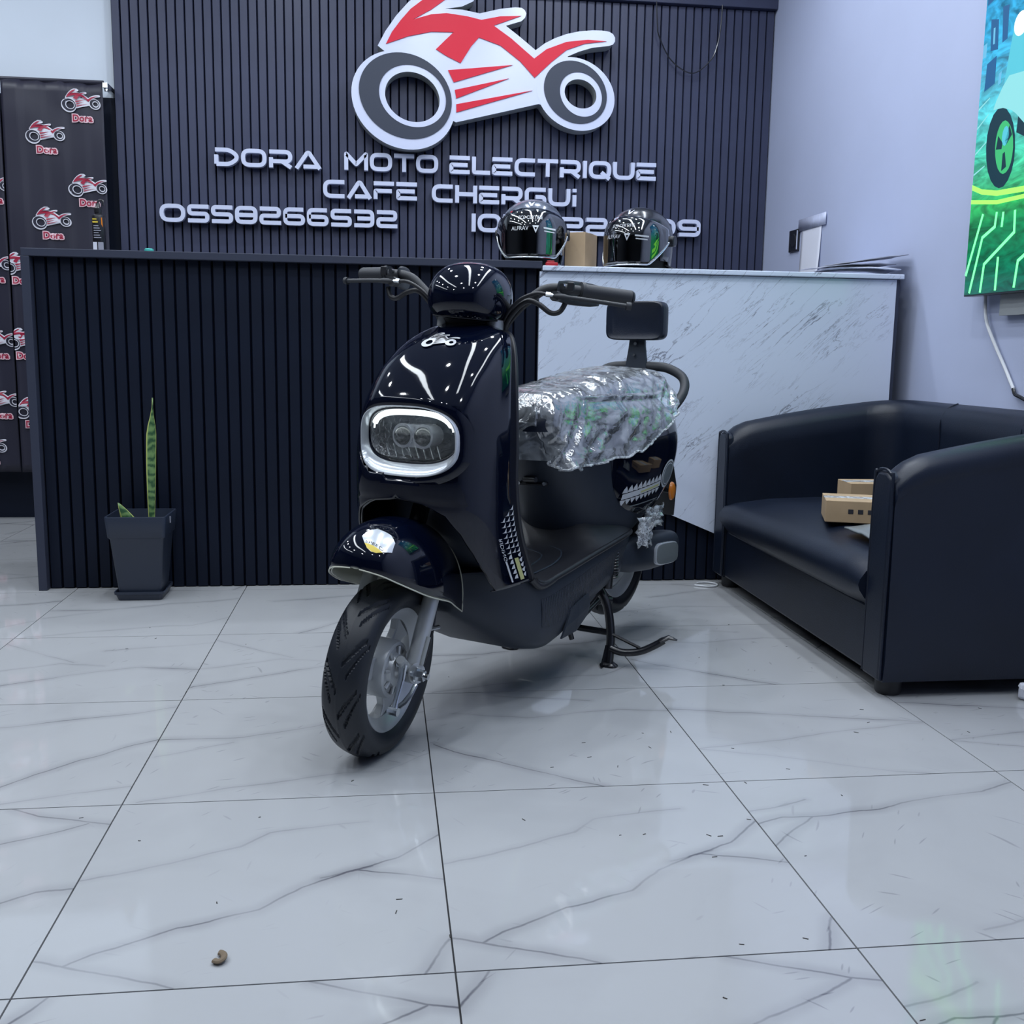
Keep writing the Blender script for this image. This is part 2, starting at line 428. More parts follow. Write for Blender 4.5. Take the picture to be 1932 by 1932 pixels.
    L(nt, r2.outputs[0], p.inputs['Roughness'])
    return m
A1 = [(.0, .145), (.075, .117), (.237, .055), (.352, 0)]
A2 = [(.075, .117), (.141, .161), (.215, .196), (.314, .259), (.392, .278), (.503, .323), (.616, .424), (.74, .508), (.876, .57), (1, .70)]
A2b = [(.74, .505), (.756, .511), (.874, .478), (1, .439)]
A3 = [(0, .522), (.095, .551), (.225, .597), (.345, .65), (.407, .685), (.487, .765), (.783, .812)]
A4 = [(1, .14), (.928, 0)]
TILES = {
 'A': tile_mat('marble_tile_branching', [A1, A2, A2b, A4], [A3, [(.66, .47), (.80, .53)]]),
 'B': tile_mat('marble_tile_long_vein', [[(0, .677), (.092, .714), (.191, .712), (.287, .73), (.431, .751), (.548, .789), (.701, .826), (.85, .85), (1, .906)], [(.191, .712), (.084, .618), (0, .54)]], [[(0, .764), (.097, .788), (.221, .841)], [(.55, .10), (.366, .045)], [(.483, .082), (.9, .13)]]),
 'C': tile_mat('marble_tile_crossing', [[(0, .724), (.429, .633), (.718, .561), (1, .495)]], [[(0, .299), (.352, .362), (.742, .448), (1, .49)], [(0, .299), (.339, .171), (.614, .045), (.754, 0)]]),
 'D': tile_mat('marble_tile_soft', [[(.02, .42), (.085, .35), (.28, .208), (.524, .038), (.58, 0)]], [[(.1, .75), (.4, .68), (.8, .74), (1, .70)], [(.3, .95), (.7, .86)]]),
 'E': tile_mat('marble_tile_diagonal', [[(.0, .561), (.316, .558), (.606, .669), (.86, .72), (1, .78)]], [[(.018, .391), (.279, .514)], [(.04, .013), (.336, .103), (.707, .192), (.826, .189), (1, .348)]]),
 'F': tile_mat('marble_tile_sweeping', [[(.4, 0), (.569, .172), (.769, .392), (.912, .5), (1, .561)], [(.2, .70), (.374, .735), (.662, .812), (.864, .862), (1, .92)]], [[(.614, .043), (.814, .095), (1, .143)]]),
 'G': tile_mat('marble_tile_forked', [[(.669, 1), (.769, .937), (1, .86)], [(.5, .62), (.713, .758), (.827, .814), (.926, .874)], [(.55, .28), (.828, .429), (.909, .468), (1, .484)]], [[(.1, .3), (.4, .42)]]),
 'H': tile_mat('marble_tile_wavy', [[(0, .16), (.194, .251), (.448, .376), (.727, .475), (1, .419)]], [[(0, .419), (.351, .554), (.561, .501)], [(0, .9), (.404, .569)], [(.5, .75), (1, .85)]]),
 'J': tile_mat('marble_tile_corner_fork', [[(.66, 1), (.76, .955), (.926, .885), (1, .865)], [(.925, .882), (.76, .797), (.6, .72), (.42, .66)], [(.08, 1), (0, .86)]], [[(.1, .3), (.5, .42), (.9, .4)]]),
}
def marble_panel_mat():
    m, nt, p = nmat('marble_laminate'); tc = N(nt, 'ShaderNodeTexCoord')
    mp = N(nt, 'ShaderNodeMapping'); mp.inputs['Scale'].default_value = (.55, 1.0, 3.4)
    mr_ = N(nt, 'ShaderNodeMapping'); mr_.inputs['Rotation'].default_value = (0, math.radians(43), 0)
    L(nt, tc.outputs['Object'], mr_.inputs['Vector']); L(nt, mr_.outputs[0], mp.inputs['Vector'])
    tot = None
    for s, th, wgt, gs in ((2.6, .0085, .85, 2.2), (5.2, .012, .55, 3.5)):
        no = N(nt, 'ShaderNodeTexNoise', ins={'Scale': s, 'Detail': 6.0, 'Roughness': .62, 'Distortion': .4}); L(nt, mp.outputs[0], no.inputs['Vector'])
        d = math_n(nt, 'ABSOLUTE', math_n(nt, 'SUBTRACT', no.outputs['Fac'], .5))
        r = N(nt, 'ShaderNodeMapRange', ins={'From Min': 0.0, 'From Max': th, 'To Min': wgt, 'To Max': 0.0}); L(nt, d, r.inputs['Value'])
        g = N(nt, 'ShaderNodeTexNoise', ins={'Scale': gs, 'Detail': 3.0}); L(nt, tc.outputs['Object'], g.inputs['Vector'])
        gr = N(nt, 'ShaderNodeMapRange', ins={'From Min': .47, 'From Max': .62, 'To Min': 0.0, 'To Max': 1.0}); L(nt, g.outputs['Fac'], gr.inputs['Value'])
        x = math_n(nt, 'MULTIPLY', r.outputs[0], gr.outputs[0]); tot = x if tot is None else math_n(nt, 'ADD', tot, x, clamp=True)
    mx = N(nt, 'ShaderNodeMix', data_type='RGBA'); mx.inputs['A'].default_value = (.64, .70, .84, 1); mx.inputs['B'].default_value = (.10, .10, .15, 1)
    L(nt, tot, mx.inputs['Factor']); L(nt, mx.outputs['Result'], p.inputs['Base Color'])
    p.inputs['Roughness'].default_value = .16
    return m
M['marble'] = marble_panel_mat()

# ================================================================== ROOM
def structure(o): o['kind'] = 'structure'; return o
floor = structure(mk('floor', box(XL, XR, YF, YB, -.05, -.004), M['grout'], smooth=0))
special = {(0, 0): 'A', (1, 0): 'A', (2, 0): 'B', (2, 1): 'C', (1, 1): 'D', (0, 1): 'E', (-1, 1): 'F', (-1, 0): 'G', (-1, 2): 'H', (0, 2): 'H', (1, 2): 'E', (2, 2): 'D',
           (-1, 3): 'E', (0, 3): 'F', (1, -1): 'J', (0, -1): 'J', (2, -1): 'B', (-1, -1): 'A', (-2, 3): 'E', (-2, 2): 'C', (1, 3): 'C'}
tile_meshes = {}
keys = sorted(TILES)
for j in range(-7, 7):
    for i in range(-7, 5):
        x0, y0 = i * TW, j * TH
        if x0 > XR - .05 or x0 + TW < XL + .02 or y0 > YB - .02: continue
        k = special.get((i, j), keys[(i * 7 + j * 5 + (i * j)) % len(keys)])
        xe, ye = min(TW, XR - x0), min(TH, YB - y0)
        if x0 < XL or y0 < YF: continue
        key = (k, round(xe, 3), round(ye, 3))
        if key not in tile_meshes:
            o = mk('tile', box(.0014, xe - .0014, .0014, ye - .0014, -.004, 0), TILES[k], smooth=0)
            tile_meshes[key] = o.data
        else:
            o = D.objects.new('tile', tile_meshes[key]); COL.objects.link(o)
        o.parent = floor; o.location = (x0, y0, 0)
structure(mk('ceiling', box(XL, XR, YF, YB, ZC, ZC + .05), M['ceiling'], smooth=0))
structure(mk('wall_right', box(XR, XR + .08, YF, YB + .08, -.05, ZC), M['wall_lavender'], smooth=0))
structure(mk('wall_back', box(XL, XR, YB, YB + .08, -.05, ZC), M['wall_white'], smooth=0))
structure(mk('wall_left', box(XL - .08, XL, YF, YB + .08, -.05, ZC), M['wall_dim'], smooth=0))
structure(mk('wall_front', box(XL, XR, YF - .08, YF, -.05, ZC), M['wall_dim'], smooth=0))
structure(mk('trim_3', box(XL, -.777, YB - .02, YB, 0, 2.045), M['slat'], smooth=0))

# slatted wall panelling
def slat_geo(x0, x1, yf, yb, z0, z1):
    c = .004
    prof = [(x0, yb), (x0 + .002, yf + c), (x0 + c, yf), (x1 - c * .6, yf), (x1 - .001, yf + c), (x1, yb)]
    return loft([[(x, y, z0) for x, y in prof], [(x, y, z1) for x, y in prof]])
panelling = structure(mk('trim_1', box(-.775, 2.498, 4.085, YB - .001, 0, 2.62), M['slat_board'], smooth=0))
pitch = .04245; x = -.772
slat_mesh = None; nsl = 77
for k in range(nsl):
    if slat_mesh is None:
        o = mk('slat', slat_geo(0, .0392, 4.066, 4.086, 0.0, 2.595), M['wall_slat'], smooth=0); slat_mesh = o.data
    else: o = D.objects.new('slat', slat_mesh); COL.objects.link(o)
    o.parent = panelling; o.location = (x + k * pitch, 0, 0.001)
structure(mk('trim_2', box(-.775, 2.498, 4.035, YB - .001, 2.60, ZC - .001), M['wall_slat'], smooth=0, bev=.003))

# ceiling fixtures (out of the frame; they light the room and show in the reflections)
for i, x in enumerate((-2.6, -0.9, 0.8, 1.95)):
    t = empty('ceiling_strip_light', (x, 1.40, ZC), 0, ('linear ceiling light farthest left, over the banner side', 'linear ceiling light between the counter end and the pot', 'linear ceiling light above the scooter', 'linear ceiling light nearest the right wall, above the sofa')[i], 'ceiling light', 'linear ceiling lights')
    mk('housing', join(box(-.15, -.115, -2.04, 2.04, -.05, 0), box(.115, .15, -2.04, 2.04, -.05, 0), box(-.115, .115, -2.04, 2.04, -.02, 0)), M['paper'], t, smooth=0)

# ================================================================== RECEPTION DESK
desk = empty('reception_desk', (0, 2.44, 0), 0, 'long reception counter with black slatted front and white marble panel', 'reception desk')
mk('carcass', join(box(-.705, 2.405, .035, .55, 0, 1.14), box(-.715, -.70, .0, .56, 0, 1.16)), M['slat_board'], desk, smooth=0)
mk('counter_rail', box(-.715, 1.068, -.012, .58, 1.160, 1.186), M['desk_frame'], desk, smooth=0, bev=.002)
mk('end_post', box(-.717, -.688, -.012, .036, .0, 1.160), M['desk_frame'], desk, smooth=0, bev=.002)
dx = -.686; dp = .0425; dm = {}
k = 0
while dx + k * dp < 2.38:
    x0 = dx + k * dp; top = 1.159 if x0 < 1.058 else .62
    if top not in dm:
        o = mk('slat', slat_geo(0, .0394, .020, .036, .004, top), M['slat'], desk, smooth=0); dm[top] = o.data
    else: o = D.objects.new('slat', dm[top]); COL.objects.link(o); o.parent = desk
    o.location = (x0, 0, 0); k += 1
poly = [(1.060, 1.150), (1.060, .478), (2.19, .004), (2.418, .004), (2.418, 1.150)]
mk('marble_panel', prism(poly, lambda x, z: (x, -.006, z), lambda x, z: (x, .011, z)), M['marble'], desk, smooth=0)
mk('end_panel', box(2.4181, 2.432, -.004, .55, 0, 1.150), M['desk_frame'], desk, smooth=0)
mk('marble_top', box(1.0685, 2.440, -.022, .58, 1.152, 1.170), M['marble'], desk, smooth=0, bev=.003)
DZ1, DZ2 = 1.186, 1.170

# ================================================================== WALL SIGN
LOGO_BODY = [(.482,2.306),(.519,2.374),(.57,2.446),(.629,2.511),(.694,2.563),(.782,2.609),(.885,2.608),(.949,2.563),(.942,2.531),(.886,2.504),(.805,2.489),(.886,2.49),(.972,2.477),(1.072,2.503),(1.145,2.514),(1.176,2.513),(1.192,2.503),(1.199,2.488),(1.194,2.469),(1.176,2.452),(1.133,2.438),(1.1,2.427),(1.172,2.378),(1.248,2.322),(1.293,2.356),(1.342,2.382),(1.399,2.404),(1.46,2.419),(1.528,2.428),(1.58,2.429),(1.613,2.425),(1.632,2.415),(1.642,2.399),(1.642,2.381),(1.633,2.367),(1.612,2.359),(1.53,2.347),(1.462,2.325),(1.409,2.301),(1.362,2.25),(1.345,2.185),(1.335,2.113),(1.33,2.05),(1.268,2.072),(1.063,2.02),(.86,1.969),(.825,1.985),(.822,2.037),(.80,2.10),(.75,2.17),(.69,2.222),(.63,2.245),(.56,2.25)]
LOGO_RED = [(.521,2.315),(.551,2.372),(.592,2.426),(.64,2.48),(.694,2.521),(.768,2.56),(.856,2.578),(.812,2.535),(.739,2.482),(.651,2.432),(.739,2.46),(.812,2.469),(.909,2.46),(.98,2.447),(1.073,2.468),(1.174,2.475),(1.096,2.445),(1.04,2.424),(1.127,2.369),(1.188,2.322),(1.241,2.282),(1.301,2.328),(1.4,2.367),(1.506,2.382),(1.599,2.379),(1.491,2.363),(1.4,2.329),(1.325,2.268),(1.245,2.193),(1.173,2.265),(1.074,2.334),(.969,2.366),(.932,2.324),(.881,2.244),(.813,2.273),(.761,2.302),(.806,2.346),(.846,2.384),(.739,2.381),(.628,2.355)]
LOGO_STRIPES = [[(.82,2.209),(1.136,2.247),(.848,2.154)], [(.853,2.119),(1.118,2.184),(.861,2.08)], [(.861,2.053),(1.235,2.133),(.862,2.015)]]
ELL = dict(fo=((.605,2.061),(.25,-.028),(0,-.227)), fd=((.615,2.081),(.224,-.024),(0,-.197)), fi=((.649,2.082),(.162,-.017),(0,-.143)), fh=((.648,2.078),(.132,-.014),(0,-.115)),
           ro=((1.452,2.126),(.196,-.021),(.004,-.171)), rd=((1.45,2.134),(.158,-.018),(.004,-.146)), ri=((1.478,2.125),(.106,-.013),(.003,-.104)), rh=((1.476,2.128),(.08,-.008),(.002,-.068)))
def ell(k, n=64):
    c, a, b = ELL[k]
    return [(c[0] + a[0] * math.cos(t) + b[0] * math.sin(t), c[1] + a[1] * math.cos(t) + b[1] * math.sin(t)) for t in [2 * PI * i / n for i in range(n)]]
YF_ = 3.955
fr = lambda x, z: (x, YF_, z)
bk = lambda x, z: (x, 4.050, z)
sign = empty('motorcycle_logo_sign', (1.03, 4.05, 2.0), 0, 'large white and red motorcycle emblem sign mounted on black slats', 'sign')
sh = lambda g: move(g, (-1.03, -4.05, -2.0))
gs = [withmat(ringprism(ell('fo'), ell('fh'), fr, bk), 0), withmat(ringprism(ell('ro'), ell('rh'), fr, bk), 0), withmat(prism(LOGO_BODY, lambda x, z: (x, YF_ + .0007, z), lambda x, z: (x, 4.0495, z)), 0)]
g = join(*gs)
# material 1 on the returns (faces not on the front plane)
mi = []
for q in g[1]: mi.append(0 if all(abs(g[0][i][1] - YF_) < 1e-3 for i in q) else 1)
mk('backing', sh((g[0], g[1], mi)), [M['acrylic'], M['acrylic_side']], sign, smooth=0)
fr2, bk2 = (lambda x, z: (x, YF_ - .004, z)), (lambda x, z: (x, YF_ - .0003, z))
mk('front_wheel_ring', sh(ringprism(ell('fd'), ell('fi'), fr2, bk2)), M['sign_dark'], sign, smooth=0)
mk('rear_wheel_ring', sh(ringprism(ell('rd'), ell('ri'), fr2, bk2)), M['sign_dark'], sign, smooth=0)
mk('red_bodywork', sh(prism(LOGO_RED, fr2, bk2)), M['sign_red'], sign, smooth=0)
for s in LOGO_STRIPES: mk('red_stripe', sh(prism(s, fr2, bk2)), M['sign_red'], sign, smooth=0)

# raised lettering ----------------------------------------------------
RR = .34
def R(pts, closed=False, r=RR): return (rounded(pts, r, closed), closed)
GL = {
 'D': (1.22, [R([(.1,.1),(.1,.62)], r=0), R([(.05,.9),(.78,.9),(1.12,.62),(1.12,.38),(.78,.1),(.1,.1)], r=.25)]),
 'O': (1.28, [R([(.1,.1),(.1,.9),(1.18,.9),(1.18,.1)], True)]),
 'R': (1.20, [R([(.1,0),(.1,.58)], r=0), R([(.02,.9),(1.08,.9),(1.08,.36),(.1,.36)], r=.26), R([(.66,.36),(1.12,.02)], r=0)]),
 'A': (1.32, [R([(.06,.0),(.62,.9),(.72,.9),(1.26,.0)], r=.05), R([(.42,.12),(1.12,.12)], r=0)]),
 'M': (1.36, [R([(.1,0),(.1,.92),(.68,.32),(1.26,.92),(1.26,0)], r=.06)]),
 'T': (1.18, [R([(.0,.9),(1.18,.9)], r=0), R([(.59,.9),(.59,0)], r=0)]),
 'E': (1.15, [R([(.0,.9),(1.14,.9)], r=0), R([(1.02,.5),(.1,.5),(.1,.1),(1.14,.1)], r=.05)]),
 'L': (1.02, [R([(.1,1),(.1,.1),(1.02,.1)], r=.1)]),
 'C': (1.18, [R([(1.16,.9),(.1,.9),(.1,.1),(1.16,.1)])]),
 'I': (.22, [R([(.11,0),(.11,1)], r=0)]),
 'i': (.24, [R([(.12,0),(.12,.66)], r=0), R([(.12,.82),(.12,1.02)], r=0)]),
 'Q': (1.28, [R([(.1,.1),(.1,.9),(1.18,.9),(1.18,.1)], True), R([(.72,.36),(1.2,-.02)], r=0)]),
 'U': (1.25, [R([(.1,1),(.1,.1),(1.15,.1),(1.15,1)])]),
 'F': (1.12, [R([(.0,.9),(1.12,.9)], r=0), R([(1.0,.48),(.1,.48),(.1,0)], r=.05)]),
 'H': (1.22, [R([(.1,0),(.1,1)], r=0), R([(1.12,0),(1.12,1)], r=0), R([(.1,.5),(1.12,.5)], r=0)]),
 'G': (1.22, [R([(1.18,.9),(.1,.9),(.1,.1),(1.12,.1),(1.12,.48),(.6,.48)], r=.24)]),
 '0': (1.36, [R([(.1,.1),(.1,.9),(1.26,.9),(1.26,.1)], True, .42)]),
 '5': (1.16, [R([(1.14,.9),(.1,.9),(.1,.5),(1.06,.5),(1.06,.1),(.02,.1)], r=.16)]),
 '8': (1.20, [R([(.1,.1),(.1,.9),(1.10,.9),(1.10,.1)], True, .26), R([(.1,.5),(1.1,.5)], r=0)]),
 '2': (1.18, [R([(.02,.9),(1.06,.9),(1.06,.5),(.1,.5),(.1,.1),(1.18,.1)], r=.16)]),
 '6': (1.18, [R([(1.1,.9),(.1,.9),(.1,.1),(1.08,.1),(1.08,.52),(.1,.52)], r=.24)]),
 '3': (1.14, [R([(.02,.9),(1.04,.9),(1.04,.1),(.02,.1)], r=.24), R([(.2,.5),(1.04,.5)], r=0)]),
 '7': (1.12, [R([(.0,.9),(1.05,.9),(.42,0)], r=.08)]),
 '9': (1.18, [R([(.06,.1),(1.08,.1),(1.08,.9),(.1,.9),(.1,.46),(1.08,.46)], r=.24)]),
}
def sign_word(word, x0, x1, z0, h, lab):
    gap = .13; tot = sum(GL[c][0] for c in word) + gap * (len(word) - 1)
    s = (x1 - x0) / tot
    t = empty('raised_lettering', (x0, 4.05, z0), 0, lab, 'sign lettering')
    x = 0
    for c in word:
        wd, strokes = GL[c]; geos = []
        for q, (pts, cl) in enumerate(strokes):
            geos.append(stroke([(px * s, pz * h) for px, pz in pts], .116 * h, lambda a, b, q=q: (a, -.035 - .0005 * q, b), lambda a, b, q=q: (a, -.0003 * q, b), cl))
        o = mk('letter', join(*geos), M['acrylic'], t, smooth=0); o.location = (x, 0, 0)
        x += (wd + gap) * s
sign_word('DORA', -.306, .203, 1.735, .083, 'raised white lettering reading DORA on the top line')
sign_word('MOTO', .317, .776, 1.737, .084, 'raised white lettering reading MOTO under the emblem')
sign_word('ELECTRIQUE', .834, 1.888, 1.738, .084, 'raised white lettering reading ELECTRIQUE on the top line')
sign_word('CAFE', .212, .673, 1.602, .084, 'raised white lettering reading CAFE on the middle line')
sign_word('CHERGUi', .747, 1.479, 1.597, .085, 'raised white lettering reading CHERGUi on the middle line')
sign_word('0558266532', -.571, .575, 1.465, .083, 'raised white phone number 0558266532 at lower left')
sign_word('I07', .947, 1.205, 1.459, .088, 'raised white digits starting the right phone number behind the grey helmet')
sign_word('22', 1.405, 1.645, 1.457, .086, 'raised white digits 22 between the two helmets')
sign_word('09', 1.865, 2.134, 1.466, .083, 'raised white digits 09 right of the dark helmet')

# hanging wire loop on the slats
pts = catmull([(1.862, 4.02, 2.599), (1.872, 4.03, 2.50), (1.885, 4.035, 2.44), (1.951, 4.035, 2.329), (2.063, 4.035, 2.271), (2.157, 4.035, 2.339), (2.19, 4.035, 2.42), (2.200, 4.03, 2.50), (2.202, 4.02, 2.60)], 6)
label(mk('hanging_wire', tube(pts, .003, 6), M['black_metal']), 'thin black wire looping down over the slats right of the emblem', 'wire')

# ================================================================== BANNER
bn = empty('printed_banner', (-1.2, 4.0, 0), 0, 'black pleated banner printed with repeating motorcycle emblems', 'banner')
def pleat(x):
    t = (x + 3.0) / .097
    fr_ = t - math.floor(t)
    return .0075 * (fr_ if fr_ < .82 else (1 - fr_) * .82 / .18) - .006 + .004 * math.sin(x * 9)
def by(x, z):
    return 3.985 - pleat(x + .05 * (z - 1.2) * .25) + .006 * fnoise(x * 5, z * 3, 0) + .010 * fnoise(x * 9, z * 7, 5) * max(0, (z - 1.75)) * 2.5
def banner_sheet(x0, x1, z0, z1, sl0=0, sl1=0):
    nx, nz = max(8, int((x1 - x0) / .012)), 40
    rows = []
    for j in range(nz + 1):
        z = z0 + (z1 - z0) * j / nz
        a = x0 + sl0 * (z1 - z); b = x1 + sl1 * (z1 - z)
        rows.append([(a + (b - a) * i / nx, by(a + (b - a) * i / nx, z), z) for i in range(nx + 1)])
    return loft(rows, closed=False)
mb = lambda g: move(g, (1.2, -4.0, 0))
mk('sheet', mb(banner_sheet(-1.262, -.805, .243, 2.085)), M['banner'], bn, smooth=50, solid=.002)
mk('sheet', mb(move(banner_sheet(-2.35, -1.272, .243, 2.085), (0, .012, 0))), M['banner'], bn, smooth=50, solid=.002)
mk('hem_rod', mb(tube([(-2.35, 3.992, 2.088), (-.80, 3.992, 2.088)], .010, 8)), M['banner'], bn)
mk('bracket', mb(join(box(-.800, -.778, 3.97, 4.11, 2.062, 2.084), tube([(-.789, 3.99, 2.05), (-.789, 3.99, 2.08)], .010, 8))), M['chrome'], bn, smooth=0)
def logo_flat(cx, cz, wd):
    s = wd / 1.29; X0, Z0 = 1.0, 2.22
    def put(p, lay): return [((x - X0) * s + cx, (z - Z0) * s + cz) for x, z in p]
    return [(0, put(LOGO_BODY, 0), None), (0, put(ell('fo', 28), 0), put(ell('fh', 28), 0)), (0, put(ell('ro', 28), 0), put(ell('rh', 28), 0)),
            (1, put(ell('fd', 28), 1), put(ell('fi', 28), 1)), (1, put(ell('rd', 28), 1), put(ell('ri', 28), 1)), (2, put(LOGO_RED, 2), None)] + [(2, put(s_, 2), None) for s_ in LOGO_STRIPES]
def print_logo(cx, cz, wd, clip):
    gs = []; offs = (.0055, .0065, .0075)
    dy = 0 if clip[1] > -1.0 else .012
    for q, (lay, poly, hole) in enumerate(logo_flat(cx, cz, wd)):
        fn = lambda x, z, o=offs[lay] + .00012 * q: (min(max(x, clip[0]), clip[1]), by(min(max(x, clip[0]), clip[1]), z) + dy - .0025 - o, z)
        if hole is None: g_ = flatpoly(poly, fn)
        else:
            n = len(poly); g_ = ([fn(*p) for p in poly] + [fn(*p) for p in hole], [(i, (i + 1) % n, n + (i + 1) % n, n + i) for i in range(n)])
        gs.append(withmat(g_, lay))
    mk('printed_emblem', mb(join(*gs)), [M['print_white'], M['banner'], M['print_red']], bn, smooth=0)
tv_, tf_ = text_mesh('Dora', .043, .0010)
tv2, tf2 = text_mesh('Dora', .043, .0055)
def print_text(cx, cz, clip):
    dy = 0 if clip[1] > -1.0 else .012
    fn = lambda p, o: (min(max(p[0] + cx, clip[0]), clip[1]), by(min(max(p[0] + cx, clip[0]), clip[1]), p[1] + cz) + dy - .0025 - o, p[1] + cz)
    mk('printed_word', mb(join(withmat(([fn(p, .0055) for p in tv2], tf2), 0), withmat(([fn(p, .0068) for p in tv_], tf_), 1))), [M['print_pink'], M['print_red']], bn, smooth=0)
RC, LC = (-1.262, -.80), (-2.35, -1.272)
for cx, cz, both in [(-.905, 2.0, 0), (-1.072, 1.851, 0), (-.892, 1.616, 0), (-1.063, 1.459, 0), (-.88, 1.24, 0), (-1.05, 1.08, 0), (-1.215, 1.245, 0), (-1.215, .889, 0), (-1.19, .558, 0),
                     (-1.335, 1.996, 1), (-1.33, 1.615, 1), (-1.50, 1.83, 1), (-1.50, 1.44, 1), (-1.345, 1.25, 1), (-1.345, .889, 1), (-1.42, .376, 1), (-1.345, .60, 1)] + [(x_, z_ + dz_, 1) for x_, dz_ in ((-1.68, 0), (-1.86, -.17), (-2.04, 0), (-2.22, -.17)) for z_ in (1.98, 1.60, 1.22, .84, .50)]:
    print_logo(cx, cz, .178, LC if both else RC); print_text(cx + .004, cz - .080, LC if both else RC)

# ================================================================== RIGHT WALL: socket, paper, screen, cable
sk = empty('wall_socket', (XR, 3.648, 1.418), 0, 'small black wall socket left of the taped paper', 'socket')
mk('plate', box(-.010, 0, -.058, .058, -.052, .052), M['black_metal'], sk, smooth=0, bev=.003)
mk('insert', lathe([(.0, -.013), (.030, -.013), (.034, -.010)], 20, 'x'), M['black_trim'], sk)
mk('edge_strip', box(-.013, -.010, -.050, -.044, -.045, .045), M['acrylic'], sk, smooth=0)
pp = empty('taped_paper', (XR, 3.45, 1.26), 0, 'blank white paper taped to the right wall above the counter', 'paper')
rows = [[(-.004 - .03 * (1 - j / 10) ** 2 * (.4 + .6 * i / 8), .115 - .23 * i / 8, -.20 + .44 * j / 10) for i in range(9)] for j in range(11)]
mk('sheet', loft(rows, closed=False), M['paper'], pp, solid=.0006)
mk('tape', loft([[(-.0075, .15, .195), (-.0075, -.165, .195)], [(-.0075, .15, .25), (-.0075, -.165, .25)]], closed=False), M['wall_tape'], pp, solid=.0004)

def screen_mat():
    m, nt, p = nmat('led_screen'); tc = N(nt, 'ShaderNodeTexCoord'); sx = N(nt, 'ShaderNodeSeparateXYZ'); L(nt, tc.outputs['Object'], sx.inputs[0])
    rp = N(nt, 'ShaderNodeValToRGB'); cr = rp.color_ramp
    mr = N(nt, 'ShaderNodeMapRange', ins={'From Min': 0.0, 'From Max': 1.3}); L(nt, sx.outputs['Z'], mr.inputs['Value']); L(nt, mr.outputs[0], rp.inputs[0])
    cr.elements[0].position = 0; cr.elements[0].color = (.0, .10, .075, 1)
    cr.elements[1].position = 1; cr.elements[1].color = (.02, .25, .55, 1)
    for pos, c in ((.17, (.0, .22, .07, 1)), (.22, (.02, .42, .10, 1)), (.30, (.06, .55, .32, 1)), (.42, (.07, .52, .55, 1)), (.55, (.03, .38, .62, 1)), (.75, (.03, .30, .60, 1))):
        e = cr.elements.new(pos); e.color = c
    no = N(nt, 'ShaderNodeTexNoise', ins={'Scale': 14.0, 'Detail': 5.0, 'Distortion': 2.0})
    mp = N(nt, 'ShaderNodeMapping'); mp.inputs['Scale'].default_value = (1, .5, 1.4); L(nt, tc.outputs['Object'], mp.inputs['Vector']); L(nt, mp.outputs[0], no.inputs['Vector'])
    k_ = N(nt, 'ShaderNodeMapRange', ins={'From Min': .3, 'From Max': .7, 'To Min': .45, 'To Max': 1.5}); L(nt, no.outputs['Fac'], k_.inputs['Value'])
    sc_ = N(nt, 'ShaderNodeVectorMath', operation='SCALE'); L(nt, rp.outputs[0], sc_.inputs[0]); L(nt, k_.outputs[0], sc_.inputs['Scale'])
    L(nt, sc_.outputs[0], p.inputs['Emission Color']); p.inputs['Emission Strength'].default_value = 1.15
    p.inputs['Base Color'].default_value = (.01, .01, .01, 1); p.inputs['Roughness'].default_value = .15
    return m
tvo = empty('wall_screen', (2.43, 1.62, 1.068), 0, 'bright portrait screen showing a green and cyan scooter picture', 'screen')
mt = lambda g: move(g, (-2.43, -1.62, -1.068))
mk('housing', mt(box(2.432, 2.470, 1.245, 1.992, 1.066, 2.386)), M['black_metal'], tvo, smooth=0, bev=.002)
mk('display', mt(box(2.4300, 2.4318, 1.250, 1.987, 1.071, 2.381)), screen_mat(), tvo, smooth=0)
mk('wall_mount', mt(box(2.470, 2.4995, 1.40, 1.84, 1.0, 1.9)), M['acrylic_side'], tvo, smooth=0)
E_ = {k: emit('screen_' + k, c, s) for k, c, s in (('cyan', (.10, .62, .78), 1.0), ('pale', (.30, .80, .85), 1.0), ('white', (.8, 1, 1), 1.6), ('tyre', (.0, .035, .06), 1.0), ('rim', (.05, .55, .20), 1.0), ('lime', (.16, .6, .06), 3.2), ('mint', (.07, .55, .14), 4.5), ('blue', (.01, .12, .32), 1.0), ('sky', (.15, .55, .85), 1.0))}
def scr(name, poly, mat, lay): mk(name, mt(flatpoly(poly, lambda y, z: (2.4298 - .0004 * lay, y, z))), mat, tvo, smooth=0)
WH = [(1.764,1.504),(1.764,1.467),(1.773,1.435),(1.788,1.411),(1.809,1.396),(1.833,1.394),(1.858,1.404),(1.882,1.425),(1.903,1.456),(1.917,1.494),(1.924,1.534),(1.923,1.572),(1.913,1.605),(1.897,1.629),(1.875,1.642),(1.851,1.643),(1.826,1.631),(1.803,1.609),(1.784,1.579),(1.77,1.543)]
RM = [(1.774,1.508),(1.775,1.483),(1.78,1.462),(1.789,1.446),(1.802,1.437),(1.817,1.435),(1.832,1.441),(1.847,1.455),(1.859,1.475),(1.868,1.5),(1.872,1.526),(1.871,1.551),(1.865,1.572),(1.855,1.588),(1.842,1.597),(1.827,1.598),(1.812,1.59),(1.798,1.576),(1.786,1.556),(1.778,1.533)]
for b_ in ([(1.953,1.932),(1.91,1.92),(1.902,1.828),(1.944,1.833)], [(1.892,1.952),(1.858,1.948),(1.854,1.847),(1.881,1.842)], [(1.957,1.797),(1.906,1.81),(1.905,1.726),(1.962,1.714)], [(1.98,2.3),(1.90,2.3),(1.90,2.0),(1.98,1.98)], [(1.40,2.2),(1.30,2.2),(1.30,1.8),(1.40,1.8)]): scr('screen_picture_building', b_, E_['blue'], 1)
